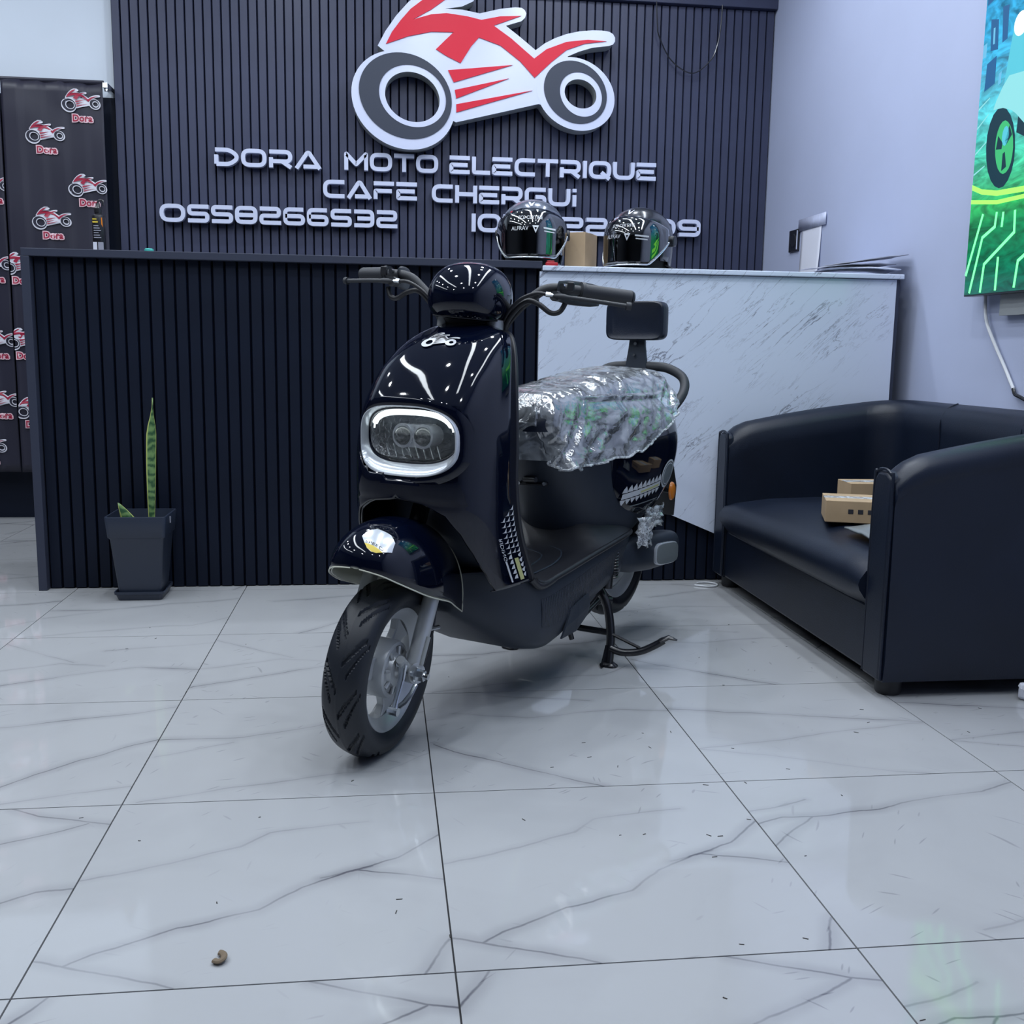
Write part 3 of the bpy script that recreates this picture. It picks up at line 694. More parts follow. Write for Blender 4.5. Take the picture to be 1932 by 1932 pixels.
for b_ in ([(1.935,1.90),(1.925,1.90),(1.922,1.85),(1.932,1.85)], [(1.985,1.86),(1.965,1.865),(1.965,1.82),(1.985,1.82)], [(1.885,1.75),(1.87,1.755),(1.87,1.72),(1.885,1.715)]): scr('screen_picture_window', b_, E_['sky'], 2)
for b_ in ([(1.988,1.427),(1.929,1.405),(1.844,1.389),(1.7,1.382),(1.45,1.40),(1.45,1.382),(1.698,1.365),(1.841,1.372),(1.927,1.388),(1.987,1.41)], [(1.987,1.379),(1.839,1.359),(1.697,1.358),(1.45,1.37),(1.45,1.355),(1.695,1.345),(1.837,1.346),(1.987,1.366)]): scr('screen_picture_ring', b_, E_['lime'], 1)
scr('screen_picture_wheel', WH, E_['tyre'], 2); scr('screen_picture_rim', RM, E_['rim'], 3)
for a_ in (.3, 2.4, 4.5): scr('screen_picture_spoke', [(1.8235 + .012 * math.cos(a_ + .5), 1.517 + .02 * math.sin(a_ + .5)), (1.8235 + .043 * math.cos(a_ + .3), 1.517 + .072 * math.sin(a_ + .3)), (1.8235 + .043 * math.cos(a_ - .3), 1.517 + .072 * math.sin(a_ - .3)), (1.8235 + .012 * math.cos(a_ - .5), 1.517 + .02 * math.sin(a_ - .5))], E_['tyre'], 4)
for z0_, z1_ in ((1.66, 1.685), (1.60, 1.635), (1.52, 1.55), (1.455, 1.475)): scr('screen_picture_streak', [(1.985, z0_), (1.985, z0_ + .006), (1.925, z1_ + .004), (1.925, z1_)], E_['pale'], 1)
scr('screen_picture_shadow', [(1.76, 1.62), (1.70, 1.60), (1.70, 1.52), (1.765, 1.55)], E_['tyre'], 2)
scr('screen_picture_hub', [(1.82 + .018 * math.cos(t), 1.55 + .03 * math.sin(t)) for t in [PI * k / 6 for k in range(12)]], E_['cyan'], 4)
scr('screen_picture_shield', [(1.851,1.713),(1.836,1.798),(1.823,1.863),(1.805,1.885),(1.775,1.886),(1.60,1.90),(1.56,1.72),(1.751,1.725),(1.814,1.729)], E_['cyan'], 3)
scr('screen_picture_fender', [(1.899,1.644),(1.885,1.67),(1.856,1.705),(1.826,1.731),(1.751,1.725),(1.66,1.69),(1.64,1.56),(1.728,1.571),(1.774,1.607),(1.798,1.622),(1.846,1.639)], E_['pale'], 4)
scr('screen_picture_lamp', [(1.785 + .036 * math.cos(t), 1.872 + .036 * math.sin(t)) for t in [PI * k / 10 for k in range(20)]], E_['white'], 5)
for ln in ([(1.911,1.325),(1.985,1.134)], [(1.834,1.322),(1.839,1.277),(1.904,1.25),(1.956,1.076)], [(1.737,1.316),(1.732,1.249),(1.882,1.164),(1.893,1.075)], [(1.807,1.181),(1.809,1.077)], [(1.798,1.318),(1.801,1.272)], [(1.60,1.32),(1.62,1.2),(1.70,1.16),(1.71,1.08)], [(1.45,1.3),(1.47,1.1)]):
    a_, b_ = ribbon2d(ln, .0055); n = len(a_)
    g_ = ([(2.4294, *p) for p in a_] + [(2.4294, *p) for p in b_], [(i, i + 1, n + i + 1, n + i) for i in range(n - 1)])
    mk('screen_picture_circuit', mt(g_), E_['mint'], tvo, smooth=0)
cb_ = empty('power_cable', (2.48, 1.9, 1.0), 0, 'white cable hanging from the screen to a black lead', 'cable')
mc = lambda g: move(g, (-2.48, -1.9, -1.0))
mk('white_lead', mc(tube(catmull([(2.485, 1.949, 1.07), (2.485, 1.945, 1.03), (2.48, 1.92, .978), (2.485, 1.87, .905), (2.488, 1.817, .841), (2.488, 1.754, .766)], 5), .0055, 8)), M['white_cable'], cb_)
mk('black_lead', mc(tube(catmull([(2.488, 1.757, .770), (2.488, 1.745, .752), (2.488, 1.715, .744), (2.488, 1.683, .736), (2.488, 1.62, .735)], 5), .006, 8)), M['black_metal'], cb_)

# ================================================================== SOFA
SX, SY0, SY1 = 1.752, 1.060, 2.410
sofa = empty('tub_sofa', (SX, (SY0 + SY1) / 2, 0), 0, 'black leatherette two seat tub sofa against the right wall', 'sofa')
ms = lambda g: move(g, (-SX, -(SY0 + SY1) / 2, 0))
def sofa_path():
    """outer U outline in plan from the near arm front, round the back, to the far arm front"""
    p = []; xb = 2.485; r = .22
    p += [(SX + (xb - r - SX) * t, SY0) for t in np.linspace(0, 1, 14)]
    p += [(xb - r + r * math.sin(a), SY0 + r - r * math.cos(a)) for a in np.linspace(0.1, PI / 2, 9)]
    p += [(xb, SY0 + r + (SY1 - SY0 - 2 * r) * t) for t in np.linspace(.06, .94, 16)]
    p += [(xb - r + r * math.cos(a), SY1 - r + r * math.sin(a)) for a in np.linspace(0, PI / 2 - .1, 9)]
    p += [(xb - r - (xb - r - SX) * t, SY1) for t in np.linspace(0, 1, 14)]
    return p
up_ = sofa_path(); n = len(up_); rings = []
for i, (x, y) in enumerate(up_):
    a = np.array(up_[max(i - 1, 0)]); b = np.array(up_[min(i + 1, n - 1)]); t = (b - a) / np.linalg.norm(b - a); nin = np.array([-t[1], t[0]])
    d = (x - SX) / (2.485 - SX)
    h = .602 + .105 * (1 - (1 - d) ** 1.6) - .035 * max(0, 1 - d * 9) ** 2
    th = .098 + .015 * d
    sec = [(0, .045), (-.006, .10), (-.004, .35), (0, h - .075), (-.004, h - .062), (-.012, h - .045), (-.006, h - .018), (.022, h - .002), (th * .55, h + .002), (th - .012, h - .014), (th + .006, h - .045), (th + .004, h - .10), (th + .006, .34), (th, .20), (th, .045)]
    rings.append([(x + nin[0] * o, y + nin[1] * o, z) for o, z in sec])
mk('shell', ms(loft(rings)), M['leather'], sofa, smooth=60)
for nm, yy in (('arm_front', SY0), ('arm_front', SY1 - .105)):
    g_ = loft([[(SX - .010, yy + .006 + (.093) * u_, z) for u_, z in ((0, .045), (1, .045), (1, .50), (.95, .560), (.75, .578), (.3, .578), (.05, .565), (0, .50))],
               [(SX + .02, yy + .003 + (.099) * u_, z) for u_, z in ((0, .045), (1, .045), (1, .50), (.95, .563), (.75, .582), (.3, .582), (.05, .568), (0, .50))]])
    mk(nm, ms(g_), M['leather'], sofa, smooth=50, bev=.008)
    mk('piping', ms(tube(catmull([(SX - .006, yy + .004, .05), (SX - .006, yy + .004, .52), (SX - .006, yy + .02, .578), (SX - .006, yy + .085, .578), (SX - .006, yy + .10, .52), (SX - .006, yy + .10, .05)], 6), .004, 6)), M['leather'], sofa)
# seat cushion with rounded front edge and slight dome
rows = []
for j in range(25):
    yv = SY0 + .106 + (SY1 - SY0 - .212) * j / 24; e = min(j, 24 - j); dr = .0 if e > 1 else (.007 * (2 - e) ** 1.2)
    dome = .016 * math.sin(PI * j / 24)
    prof = [(.012, .215), (-.012, .225 + dr), (-.026, .245 + dr), (-.030, .275), (-.026, .305 - dr), (-.010, .328 - dr), (.03, .340 - dr), (.12, .349 + dome - dr), (.30, .355 + dome - dr), (.5, .352 + dome * .6 - dr), (.66, .350 - dr), (.66, .215)]
    rows.append([(SX + a, yv, z) for a, z in prof])
mk('seat_cushion', ms(loft(rows)), M['leather'], sofa, smooth=60)
mk('front_panel', ms(box(SX + .004, SX + .04, SY0 + .10, SY1 - .10, .045, .222)), M['leather'], sofa, smooth=0, bev=.008)
for j in (1, 2):
    yv = SY0 + (SY1 - SY0) * j / 3
    seam = [(2.485 - .1135 - .001, yv, .36), (2.485 - .1185, yv, .50), (2.485 - .1185, yv, .60), (2.485 - .118, yv, .655), (2.485 - .095, yv, .694), (2.485 - .06, yv, .71)]
    mk('seam', ms(tube(catmull(seam, 4), .0028, 6)), M['leather'], sofa)
for x, y in ((SX + .045, SY0 + .055), (SX + .66, SY0 + .09), (SX + .045, SY1 - .055), (SX + .66, SY1 - .09)):
    mk('foot', ms(move(lathe([(0, 0), (.030, 0), (.034, .008), (.034, .046), (0, .046)], 20), (x, y, 0))), M['black_trim'], sofa)
# things on the sofa
def carton(name, loc, rz, sx, sy, sz, lab, group=None):
    t = empty(name, loc, rz, lab, 'box', group)
    mk('carton', box(-sx / 2, sx / 2, -sy / 2, sy / 2, 0, sz), M['card'], t, smooth=0, bev=.002)
    mk('tape', box(-sx / 2 - .0008, sx / 2 + .0008, -.022, .022, sz - .0001, sz + .0006), M['tape'], t, smooth=0)
    return t
c1 = carton('cardboard_box', (1.952, 1.626, .3715), -.35, .24, .17, .066, 'brown cardboard box lying flat on the black sofa seat, nearest the front')
for k in range(5):
    mk('printed_symbol', box(-.055 + k * .028, -.040 + k * .028, -.0858, -.0851, .028, .041), M['dark_print'], c1, smooth=0)
c2 = carton('cardboard_box', (2.095, 1.86, .3715), -.08, .20, .12, .088, 'cardboard box standing behind the other box on the sofa')
rows = [[(i * .02, -.10 + .022 * j, .004 + .05 * max(0, (i / 8)) ** 1.5 * (.7 + .3 * math.sin(j * 1.3)) + .006 * fnoise(i * .5, j * .5, 2)) for i in range(9)] for j in range(9)]
label(mk('grey_cap', loft(rows, closed=False), M['grey_lens'], None, smooth=60, solid=.006, loc=(1.818, 1.395, .3725)), 'grey fabric cap half hidden behind the near sofa arm', 'cap')
# crumpled white paper by the rear foot, small white wire loop by the far foot
ico = bmesh.new(); bmesh.ops.create_icosphere(ico, subdivisions=3, radius=.026)
gv = [tuple(v.co * (1 + .55 * fnoise(v.co.x * 60, v.co.y * 60, v.co.z * 60))) for v in ico.verts]; gf = [tuple(v.index for v in f_.verts) for f_ in ico.faces]; ico.free()
label(mk('crumpled_paper', (gv, gf), M['paper'], None, smooth=0, loc=(2.135, 1.022, .024)), 'crumpled white paper on the floor under the near sofa side', 'paper')
label(mk('wire_loop', tube(catmull([(1.66, 2.36, .004), (1.70, 2.335, .004), (1.735, 2.34, .004), (1.75, 2.375, .004), (1.72, 2.405, .004), (1.68, 2.40, .004)], 5), .003, 6), M['white_cable']), 'thin white wire on the floor beside the far sofa foot', 'wire')

# ================================================================== PLANT
pot = empty('potted_snake_plant', (-.335, 2.335, 0), 0, 'snake plant with one tall leaf in square black pot by the slatted counter', 'plant')
def sq(h, z, r=.012, k=4):
    P = []
    for cx, cy, a0 in ((1, 1, 0), (-1, 1, PI / 2), (-1, -1, PI), (1, -1, 1.5 * PI)):
        for i in range(k): a = a0 + PI / 2 * i / (k - 1); P.append((cx * (h - r) + r * math.cos(a), cy * (h - r) + r * math.sin(a), z))
    return P
mk('pot', loft([sq(.066, .022), sq(.070, .024), sq(.089, .215), sq(.092, .219), sq(.095, .222), sq(.101, .290), sq(.100, .293), sq(.095, .293), sq(.088, .22), sq(.086, .20)], cap1=True), M['dark_plastic'], pot, smooth=40)
mk('soil', loft([sq(.087, .222), sq(.03, .228)]), M['soil'], pot, smooth=40)
mk('saucer', loft([sq(.072, 0), sq(.073, .003), sq(.079, .020), sq(.083, .022), sq(.084, .031), sq(.080, .031), sq(.074, .012)]), M['dark_plastic'], pot, smooth=40)
def leaf_mat():
    m, nt, p = nmat('snake_plant_green'); tc = N(nt, 'ShaderNodeTexCoord')
    wv = N(nt, 'ShaderNodeTexWave', wave_type='BANDS', bands_direction='Z', ins={'Scale': 11.0, 'Distortion': 6.0, 'Detail': 3.0, 'Detail Scale': 3.0}); L(nt, tc.outputs['Object'], wv.inputs['Vector'])
    rp = N(nt, 'ShaderNodeValToRGB'); rp.color_ramp.elements[0].color = (.025, .085, .035, 1); rp.color_ramp.elements[1].color = (.16, .28, .10, 1); L(nt, wv.outputs['Fac'], rp.inputs[0])
    L(nt, rp.outputs[0], p.inputs['Base Color']); p.inputs['Roughness'].default_value = .4
    return m
M['leaf'] = leaf_mat(); M['leaf_edge'] = simple('leaf_edge_yellow', (.42, .48, .14), .45)
def leaf(path, widths, tw, th=.0035):
    V, F, Mi = [], [], []
    for (px, py, pz), wd, a in zip(path, widths, tw):
        dx_, dy_ = math.cos(a), math.sin(a)
        for s in (-1, -.80, 0, .84, 1):
            cup = .22 * wd * (s * s); V.append((px + dx_ * wd * s - dy_ * cup, py + dy_ * wd * s + dx_ * cup, pz))
    for i in range(len(path) - 1):
        for j in range(4): a = i * 5 + j; F.append((a, a + 1, a + 6, a + 5)); Mi.append(1 if j in (0, 3) else 0)
    return V, F, Mi
n = 16; ts = [i / (n - 1) for i in range(n)]
path = [(.034 - .003 * math.sin(t * 3) + .020 * t, .0, .215 + .475 * t) for t in ts]
wd = [.0125 + .016 * math.sin(min(t * 1.25, 1) * PI / 2) if t < .72 else max(.0025, .0285 * (1 - ((t - .72) / .20) ** 1.6)) if t < .90 else .003 for t in ts]
wd = [q * .66 for q in wd]
mk('leaf', leaf(path, wd, [.35 + .5 * t for t in ts]), [M['leaf'], M['leaf_edge']], pot, smooth=60, solid=.003)
n = 9; ts = [i / (n - 1) for i in range(n)]
mk('leaf', leaf([(-.006 - .052 * t ** 1.15, -.055 - .012 * t, .22 + .118 * t ** .9) for t in ts], [.030 * (1 - t ** 1.7) + .002 for t in ts], [.35] * n), [M['leaf'], M['leaf_edge']], pot, smooth=60, solid=.003)
mk('hanger_clip', box(.1005, .103, -.03, -.02, .262, .284), M['paper_grey'], pot, smooth=0)

# ================================================================== THINGS ON THE COUNTER
bt = empty('spray_bottle', (-.487, 2.55, DZ1), 0, 'small black spray bottle with printed label on the counter', 'bottle')
mk('body', lathe([(0, 0), (.020, 0), (.022, .004), (.022, .118), (.020, .126), (.012, .130), (.012, .136), (0, .136)], 28), M['bottle'], bt)
mk('label_patch', box(-.016, -.003, -.0230, -.0150, .004, .034), M['paper'], bt, smooth=0); mk('label_patch', box(.001, .017, -.0230, -.0120, .004, .034), M['paper_grey'], bt, smooth=0)
mk('label_text', join(*[box(-.012, .012 - .004 * (k % 3), -.0228, -.0212, .048 + k * .008, .051 + k * .008) for k in range(6)]), M['paper_grey'], bt, smooth=0)
mk('label_title', join(box(-.015, .003, -.0226, -.018, .100, .105), box(-.015, -.001, -.0226, -.018, .110, .114)), M['yellow'], bt, smooth=0)
mk('label_flash', prism([(.004, .118), (.016, .118), (.017, .086)], lambda x, z: (x, -.0222 + abs(x) * .35, z), lambda x, z: (x, -.012, z)), M['orange'], bt, smooth=0)
mk('pump', join(lathe([(0, .136), (.013, .136), (.013, .150), (.008, .156), (.006, .168), (0, .168)], 20), tube(catmull([(0, 0, .165), (.002, 0, .176), (.016, -.002, .178), (.020, -.003, .160)], 4), .0035, 8)), M['bottle'], bt)
label(mk('bottle_cap', lathe([(0, 0), (.016, 0), (.016, .016), (.012, .019), (0, .019)], 24), M['teal'], None, loc=(-.322, 2.56, DZ1)), 'small teal cap peeking over the counter top', 'cap')

def helmet(loc, rz, shell_rgb, vis_tint, lab, visor_white):
    t = empty('helmet', loc, rz, lab, 'helmet')
    shell = simple('helmet_shell', shell_rgb, .22, metal=.35, coat=.5)
    def rad(z):   # half length / half width at height z (z 0 .. .232)
        u = max(-1, min(1, (z - .105) / .127)) if z > .105 else (z - .105) / .30
        k_ = math.sqrt(max(0, 1 - abs(u) ** 2.3)) if z > .105 else 1 - .55 * u * u
        return .142 * k_, .122 * k_
    def pt(th, z, off=0.0):
        a, b = rad(z); c, s = math.cos(th), math.sin(th)
        return ((a + off) * c - .01, (b + off) * s, z)
    nth = 64; zs = [0.0, .012, .03, .05, .07, .09, .11, .13, .15, .168, .184, .198, .21, .219, .226, .2305, .232]
    def cut(th):
        a = abs((th + PI) % (2 * PI) - PI)
        return a < 1.18
    V = [pt(2 * PI * i / nth, z) for z in zs for i in range(nth)]; F = []
    for j in range(len(zs) - 1):
        for i in range(nth):
            th = 2 * PI * (i + .5) / nth; zm = (zs[j] + zs[j + 1]) / 2
            a = abs((th + PI) % (2 * PI) - PI)
            if a < 1.2 and zm < .165 : continue
            if a < 1.75 and zm < .012 + .05 * max(0, (1.75 - a)): continue
            F.append((j * nth + i, j * nth + (i + 1) % nth, (j + 1) * nth + (i + 1) % nth, (j + 1) * nth + i))
    used = sorted({i for f_ in F for i in f_}); mp_ = {o: n_ for n_, o in enumerate(used)}
    mk('shell', ([V[i] for i in used], [tuple(mp_[i] for i in f_) for f_ in F]), shell, t, smooth=50, solid=.008)
    # dark padded liner
    rings = [[(.86 * p[0], .86 * p[1], p[2]) for p in [pt(2 * PI * i / 32, z) for i in range(32)]] for z in (.006, .05, .10, .14, .17, .195, .21)]
    mk('liner', loft(rings), simple('helmet_liner', (.006, .006, .008), .8), t, smooth=50)
    # visor: a curved clear shell over the face, its lower edge rising to the pivots
    rows = []
    nv = 40
    for j in range(13):
        row = []
        for i in range(nv + 1):
            th = -1.40 + 2.80 * i / nv; a = abs(th)
            lo = .012 + (.085 * max(0, (a - .74) / .66) ** 1.1); hi = .188 - .045 * (a / 1.40) ** 2
            z = lo + (hi - lo) * j / 12
            ra, rb = rad(max(z, .09)); off = .010
            bul = .012 * (1 - (z - .09) / .1) if z < .09 else .012
            row.append(((ra + off + bul * math.cos(th) * .4) * math.cos(th) - .01, (rb + off) * math.sin(th), z))
        rows.append(row)
    mk('visor', loft(rows, closed=False), M['visor'], t, smooth=60, solid=.002)
    edge = [tuple(p) for p in rows[0]]
    mk('visor_edge', tube(edge, .0028, 6), M['chrome'], t)
    def onv(x, z):   # print mapped on the visor
        th = x / .145; ra, rb = rad(max(z, .09)); bul = .012 * (1 - (z - .09) / .1) if z < .09 else .012
        return ((ra + .013 + bul * math.cos(th) * .4) * math.cos(th) - .01, (rb + .013) * math.sin(th), z)
    tv3, tf3 = text_mesh('ECE-CERTIFIE', .017); mk('visor_print', ([onv(p[0], p[1] + .150) for p in tv3], tf3), visor_white, t, smooth=0)
    tv3, tf3 = text_mesh('ALFRAV', .020); mk('visor_print', ([onv(p[0] - .042, p[1] + .112) for p in tv3], tf3), visor_white, t, smooth=0)
    mk('visor_print', ([onv(*p) for p in [(.008, .122), (.034, .122), (.021, .096), (.016, .116), (.026, .116), (.021, .106)]], [(0, 1, 4, 3), (1, 2, 5, 4), (2, 0, 3, 5)]), visor_white, t, smooth=0)
    mk('visor_print', ([onv(*p) for p in [(.052, .118), (.105, .114), (.105, .108), (.052, .112), (.055, .106), (.100, .102), (.100, .098), (.055, .102)]], [(0, 1, 2, 3), (4, 5, 6, 7)]), visor_white, t, smooth=0)
    def ons(x, z): return pt(x / .12, z, .0015)
    mk('crest_emblem', ([ons(*p) for p in [(-.022, .214), (-.010, .214), (.001, .204), (.020, .215), (.004, .196), (-.004, .196)]], [(0, 1, 2, 5), (2, 3, 4, 5)]), M['acrylic'], t, smooth=0)
    for s in (-1, 1):
        y = (rad(.10)[1] + .010) * s
        g_ = lathe([(0, .007), (.016, .007), (.020, .004), (.020, -.012)], 24, 'y')
        mk('pivot_cap', xf(g_, lambda p: (p[0] - .022, y + p[1] * s, p[2] + .105)), M['black_trim'], t)
    return t
VW = simple('visor_print_grey', (.75, .78, .82), .4)
VW2 = simple('visor_print_dim', (.45, .47, .52), .4)
helmet((1.050, 2.575, DZ1 + .001), math.radians(-101), (.13, .15, .20), (.5, .5, .5), 'grey open face helmet with clear visor left of the cardboard box', VW)
h2 = helmet((1.452, 2.565, DZ2), math.radians(-128), (.028, .031, .040), (.4, .4, .4), 'dark charcoal open face helmet with smoked visor right of the cardboard box', VW2)
rows = [(.06, .11, -.004), (.10, .118, -.01), (.125, .125, -.03), (.132, .128, -.052), (.128, .130, -.062)]
sh2 = math.radians(-128)
mk('chin_strap', tube([(-.01, .105, .02), (-.02, .135, .006), (-.0135, .163, -.010), (-.012, .166, -.045), (-.006, .168, -.058)], [.006, .007, .008, .007, .010], 8, flat=.4), M['black_trim'], h2)
label(mk('red_clip', join(box(-.022, .022, -.012, .012, 0, .012), box(-.018, .010, -.010, .010, .012, .018)), M['red_plastic'], None, smooth=0, bev=.003, loc=(1.102, 2.435, DZ2)), 'red plastic clip on the counter edge under the grey helmet', 'clip')
carton('cardboard_box', (1.252, 2.665, DZ2), -.55, .082, .13, .140, 'small brown cardboard box wrapped in film between the two helmets')
# leaflets piled on the end of the counter
random.seed(3)
for k, (ox, oz, rz, tilt, mt_, lab) in enumerate(((2.27, .000, .05, .0, 'paper_grey', 'grey printed leaflet at the bottom of the pile on the counter end'), (2.31, .006, -.18, .01, 'paper', 'white sheet second from the bottom of the leaflet pile'),
                                        (2.28, .010, .12, .04, 'paper_grey', 'grey bent leaflet in the middle of the pile on the counter'), (2.33, .014, -.05, .10, 'paper_grey', 'top leaflet of the pile tilting up to the right'))):
    rows = [[(-.15 + .3 * i / 8, -.10 + .2 * j / 4, tilt * (i / 8) ** 1.6 * .45 + .010 * math.sin(i / 8 * PI) * (k > 0) + .004 * fnoise(i * .6, j * .6, k)) for i in range(9)] for j in range(5)]
    label(mk('leaflet', loft(rows, closed=False), M[mt_], None, smooth=60, solid=.003, solid_off=1, loc=(ox, 2.575, DZ2 + .004 + oz + .0045 * k), rot=(0, 0, rz)), lab, 'leaflet')
# ================================================================== SCOOTER
# local frame: +x forward, +y its left, z up, origin under the front axle
HEAD = math.radians(232)
sco = empty('electric_scooter', (.450, .800, 0), HEAD, 'glossy black electric scooter on its centre stand with film wrapped seat', 'scooter')
AX0 = np.array([-.041, 0, .192]); CAST = math.radians(25); AXD = np.array([-math.sin(CAST), 0, math.cos(CAST)]); DEL = math.radians(12)
def st(p):
    """turn a steered part about the raked steering axis"""
    x = np.array(p, float) - AX0; c, s = math.cos(DEL), math.sin(DEL)
    return tuple(AX0 + x * c + np.cross(AXD, x) * s + AXD * (AXD @ x) * (1 - c))
SG = lambda g: xf(g, st)
def interp_rows(rows, k):
    """smooth a table of numbers along its first index"""
    return [tuple(r) for r in catmull(rows, k)]
# ---- wheels
def tyre_geo(R, r0, hw, nth=400, depth=.0042):
    prof = [(-.66, .000), (-.86, .010), (-.98, .020), (-1.0, .029), (-.96, .038), (-.86, .046), (-.72, .0515), (-.55, .055), (-.38, .0575), (-.22, .0592), (-.07, .0600), (.07, .0600)]
    prof = prof + [(-a, b) for a, b in prof[:-2][::-1]]
    P = catmull([(a * hw, r0 + b * (R - r0) / .060) for a, b in prof], 3); m = len(P); V = []; F = []
    for k in range(nth):
        t = 2 * PI * k / nth
        for (y, r) in P:
            a = abs(y) / hw; d = 0
            if r > r0 + .55 * (R - r0):
                for ph, sl, lo, hi in ((0, .42, .02, .80), (.5, .62, .28, .90)):
                    q = (t * 11 / (2 * PI) * 1.0 - ph - sl * a * 1.1 * 1.6 + (.5 if y > 0 else 0)) % 1.0
                    wv = min(q, 1 - q)
                    if lo < a < hi and wv < .055: d = depth
                if abs(y) < hw * .03: d = -.0006
            V.append(((r - d) * math.cos(t), y, (r - d) * math.sin(t)))
        for j in range(m - 1):
            k2 = (k + 1) % nth; F.append((k * m + j, k * m + j + 1, k2 * m + j + 1, k2 * m + j))
    return V, F
def rim_geo(r, hw):
    prof = [(r - .012, -hw * .5), (r - .004, -hw * .66), (r + .004, -hw * .76), (r + .006, -hw * .70), (r + .004, -hw * .6), (r + .004, hw * .6), (r + .006, hw * .70), (r + .004, hw * .76), (r - .004, hw * .68), (r - .010, hw * .5), (r - .022, hw * .30), (r - .024, 0), (r - .022, -hw * .3)]
    return lathe(prof, 72, 'y', True)
WSH = .016
FW = lambda g: SG(move(g, (AX0[0], WSH, AX0[2])))
ft = mk('front_wheel', FW(tyre_geo(.192, .131, .047)), M['tyre'], sco, smooth=40)
mk('rim', FW(rim_geo(.130, .047)), M['silver'], ft, smooth=40)
for k in range(3):
    a = 2 * PI * k / 3 + .25; inr, outr = [], []
    pl = [(.060, -.42), (.085, -.30), (.112, -.36), (.112, .36), (.085, .24), (.060, .42)]
    f0 = lambda r, t: (r * math.cos(a + t), .012, r * math.sin(a + t)); f1 = lambda r, t: (r * math.cos(a + t), -.006, r * math.sin(a + t))
    mk('spoke', FW(prism(pl, f0, f1)), M['silver'], ft, smooth=0, bev=.003)
mk('brake_drum', FW(lathe([(0, -.030), (.030, -.034), (.060, -.030), (.063, -.022), (.063, .024), (.060, .032), (.053, .034), (.050, .030), (.038, .032), (.034, .040), (.018, .042), (.014, .050), (0, .050)], 56, 'y')), M['silver'], ft, smooth=30)
mk('drum_ribs', FW(join(*[tube([(.020 * math.cos(a), .036, .020 * math.sin(a)), (.052 * math.cos(a), .034, .052 * math.sin(a))], .004, 6) for a in [k * PI / 4 + .2 for k in range(8)]])), M['silver'], ft)
mk('axle', FW(join(tube([(0, -.105, 0), (0, .112, 0)], .007, 10), tube([(0, .088, 0), (0, .103, 0)], .0125, 6), tube([(0, .084, 0), (0, .088, 0)], .017, 16))), M['chrome'], ft)
arm = [(.012, .056, .020), (.018, .058, -.010), (.036, .058, -.048), (.048, .058, -.070)]
mk('brake_arm', FW(join(tube(arm, [.011, .008, .006, .009], 8, flat=.45), tube([(.012, .044, .020), (.012, .064, .020)], .008, 8), tube([(.048, .048, -.072), (.048, .070, -.072)], .0095, 10), tube([(.048, .058, -.072), (.0, .060, -.070), (-.030, .062, -.058), (-.050, .062, -.044)], .006, 8))), M['chrome'], ft)
# ---- fork
fk = mk('front_fork', SG(join(tube([(-.060, .080, .188), (-.078, .081, .225), (-.150, .082, .385)], [.019, .018, .018], 16), tube([(-.060, -.072, .188), (-.078, -.073, .225), (-.150, -.074, .385)], [.019, .018, .018], 16))), M['silver'], sco, smooth=50)
mk('steering_column', SG(join(box(-.20, -.13, -.085, .085, .375, .395), tube([(-.165, 0, .39), (-.41, 0, .94)], .02, 16))), M['black_metal'], sco, smooth=50)
mk('axle_lug', SG(join(tube([(-.066, .068, .185), (-.052, .096, .190)], .023, 16), tube([(-.052, .070, .192), (-.020, .070, .225)], [.014, .010], 8))), M['silver'], fk, smooth=50)
mk('fork_slot', SG(tube([(-.064, .0985, .205), (-.090, .0995, .262)], .0055, 8)), M['acrylic_side'], fk, smooth=50)
bcab = catmull([(-.165, .06, .41), (-.150, .082, .34), (-.135, .090, .285), (-.125, .088, .24), (-.112, .082, .19), (-.100, .078, .155), (-.090, .076, .148)], 6)
mk('brake_cable', SG(tube(bcab, .0042, 8)), M['black_trim'], sco)
mk('cable_clip', SG(tube([(-.112, .090, .272), (-.150, .096, .268)], .005, 8)), M['chrome'], sco)
# ---- front fender
fen = interp_rows([(.079, .434, .431, .010), (.076, .452, .428, .034), (.065, .471, .421, .058), (.040, .489, .406, .079), (.0, .504, .386, .096), (-.055, .511, .362, .107), (-.11, .508, .343, .111), (-.17, .494, .323, .110), (-.22, .473, .298, .107), (-.264, .444, .277, .103)], 5)
def fen_pt(row, s, off=0.0):
    u, zc, zr, w_ = row; t = s * PI / 2; q = 2.3
    v = (w_ + off) * math.copysign(abs(math.sin(t)) ** (2 / q), t); z = zr + (zc - zr + off) * abs(math.cos(t)) ** (2 / q)
    return (u, v, z)
ns = 36
outer = [[fen_pt(r, -1 + 2 * i / ns) for i in range(ns + 1)] for r in fen]
fender = mk('front_fender', SG(loft(outer, closed=False)), M['black_gloss'], sco, smooth=60, solid=.0015)
inner = [[fen_pt((r[0] - .002, r[1] - .004, r[2], r[3] - .004), -1 + 2 * i / ns) for i in range(ns + 1)] for r in fen]
mk('fender_lining', SG(loft(inner, closed=False)), M['cream'], fender, smooth=60, solid=.0015)
mk('fender_lip', SG(join(*[tube([o_[k] for o_ in outer], .0015, 6) for k in (0, ns)] + [tube(outer[-1], .0015, 6)])), M['cream'], fender, smooth=60)
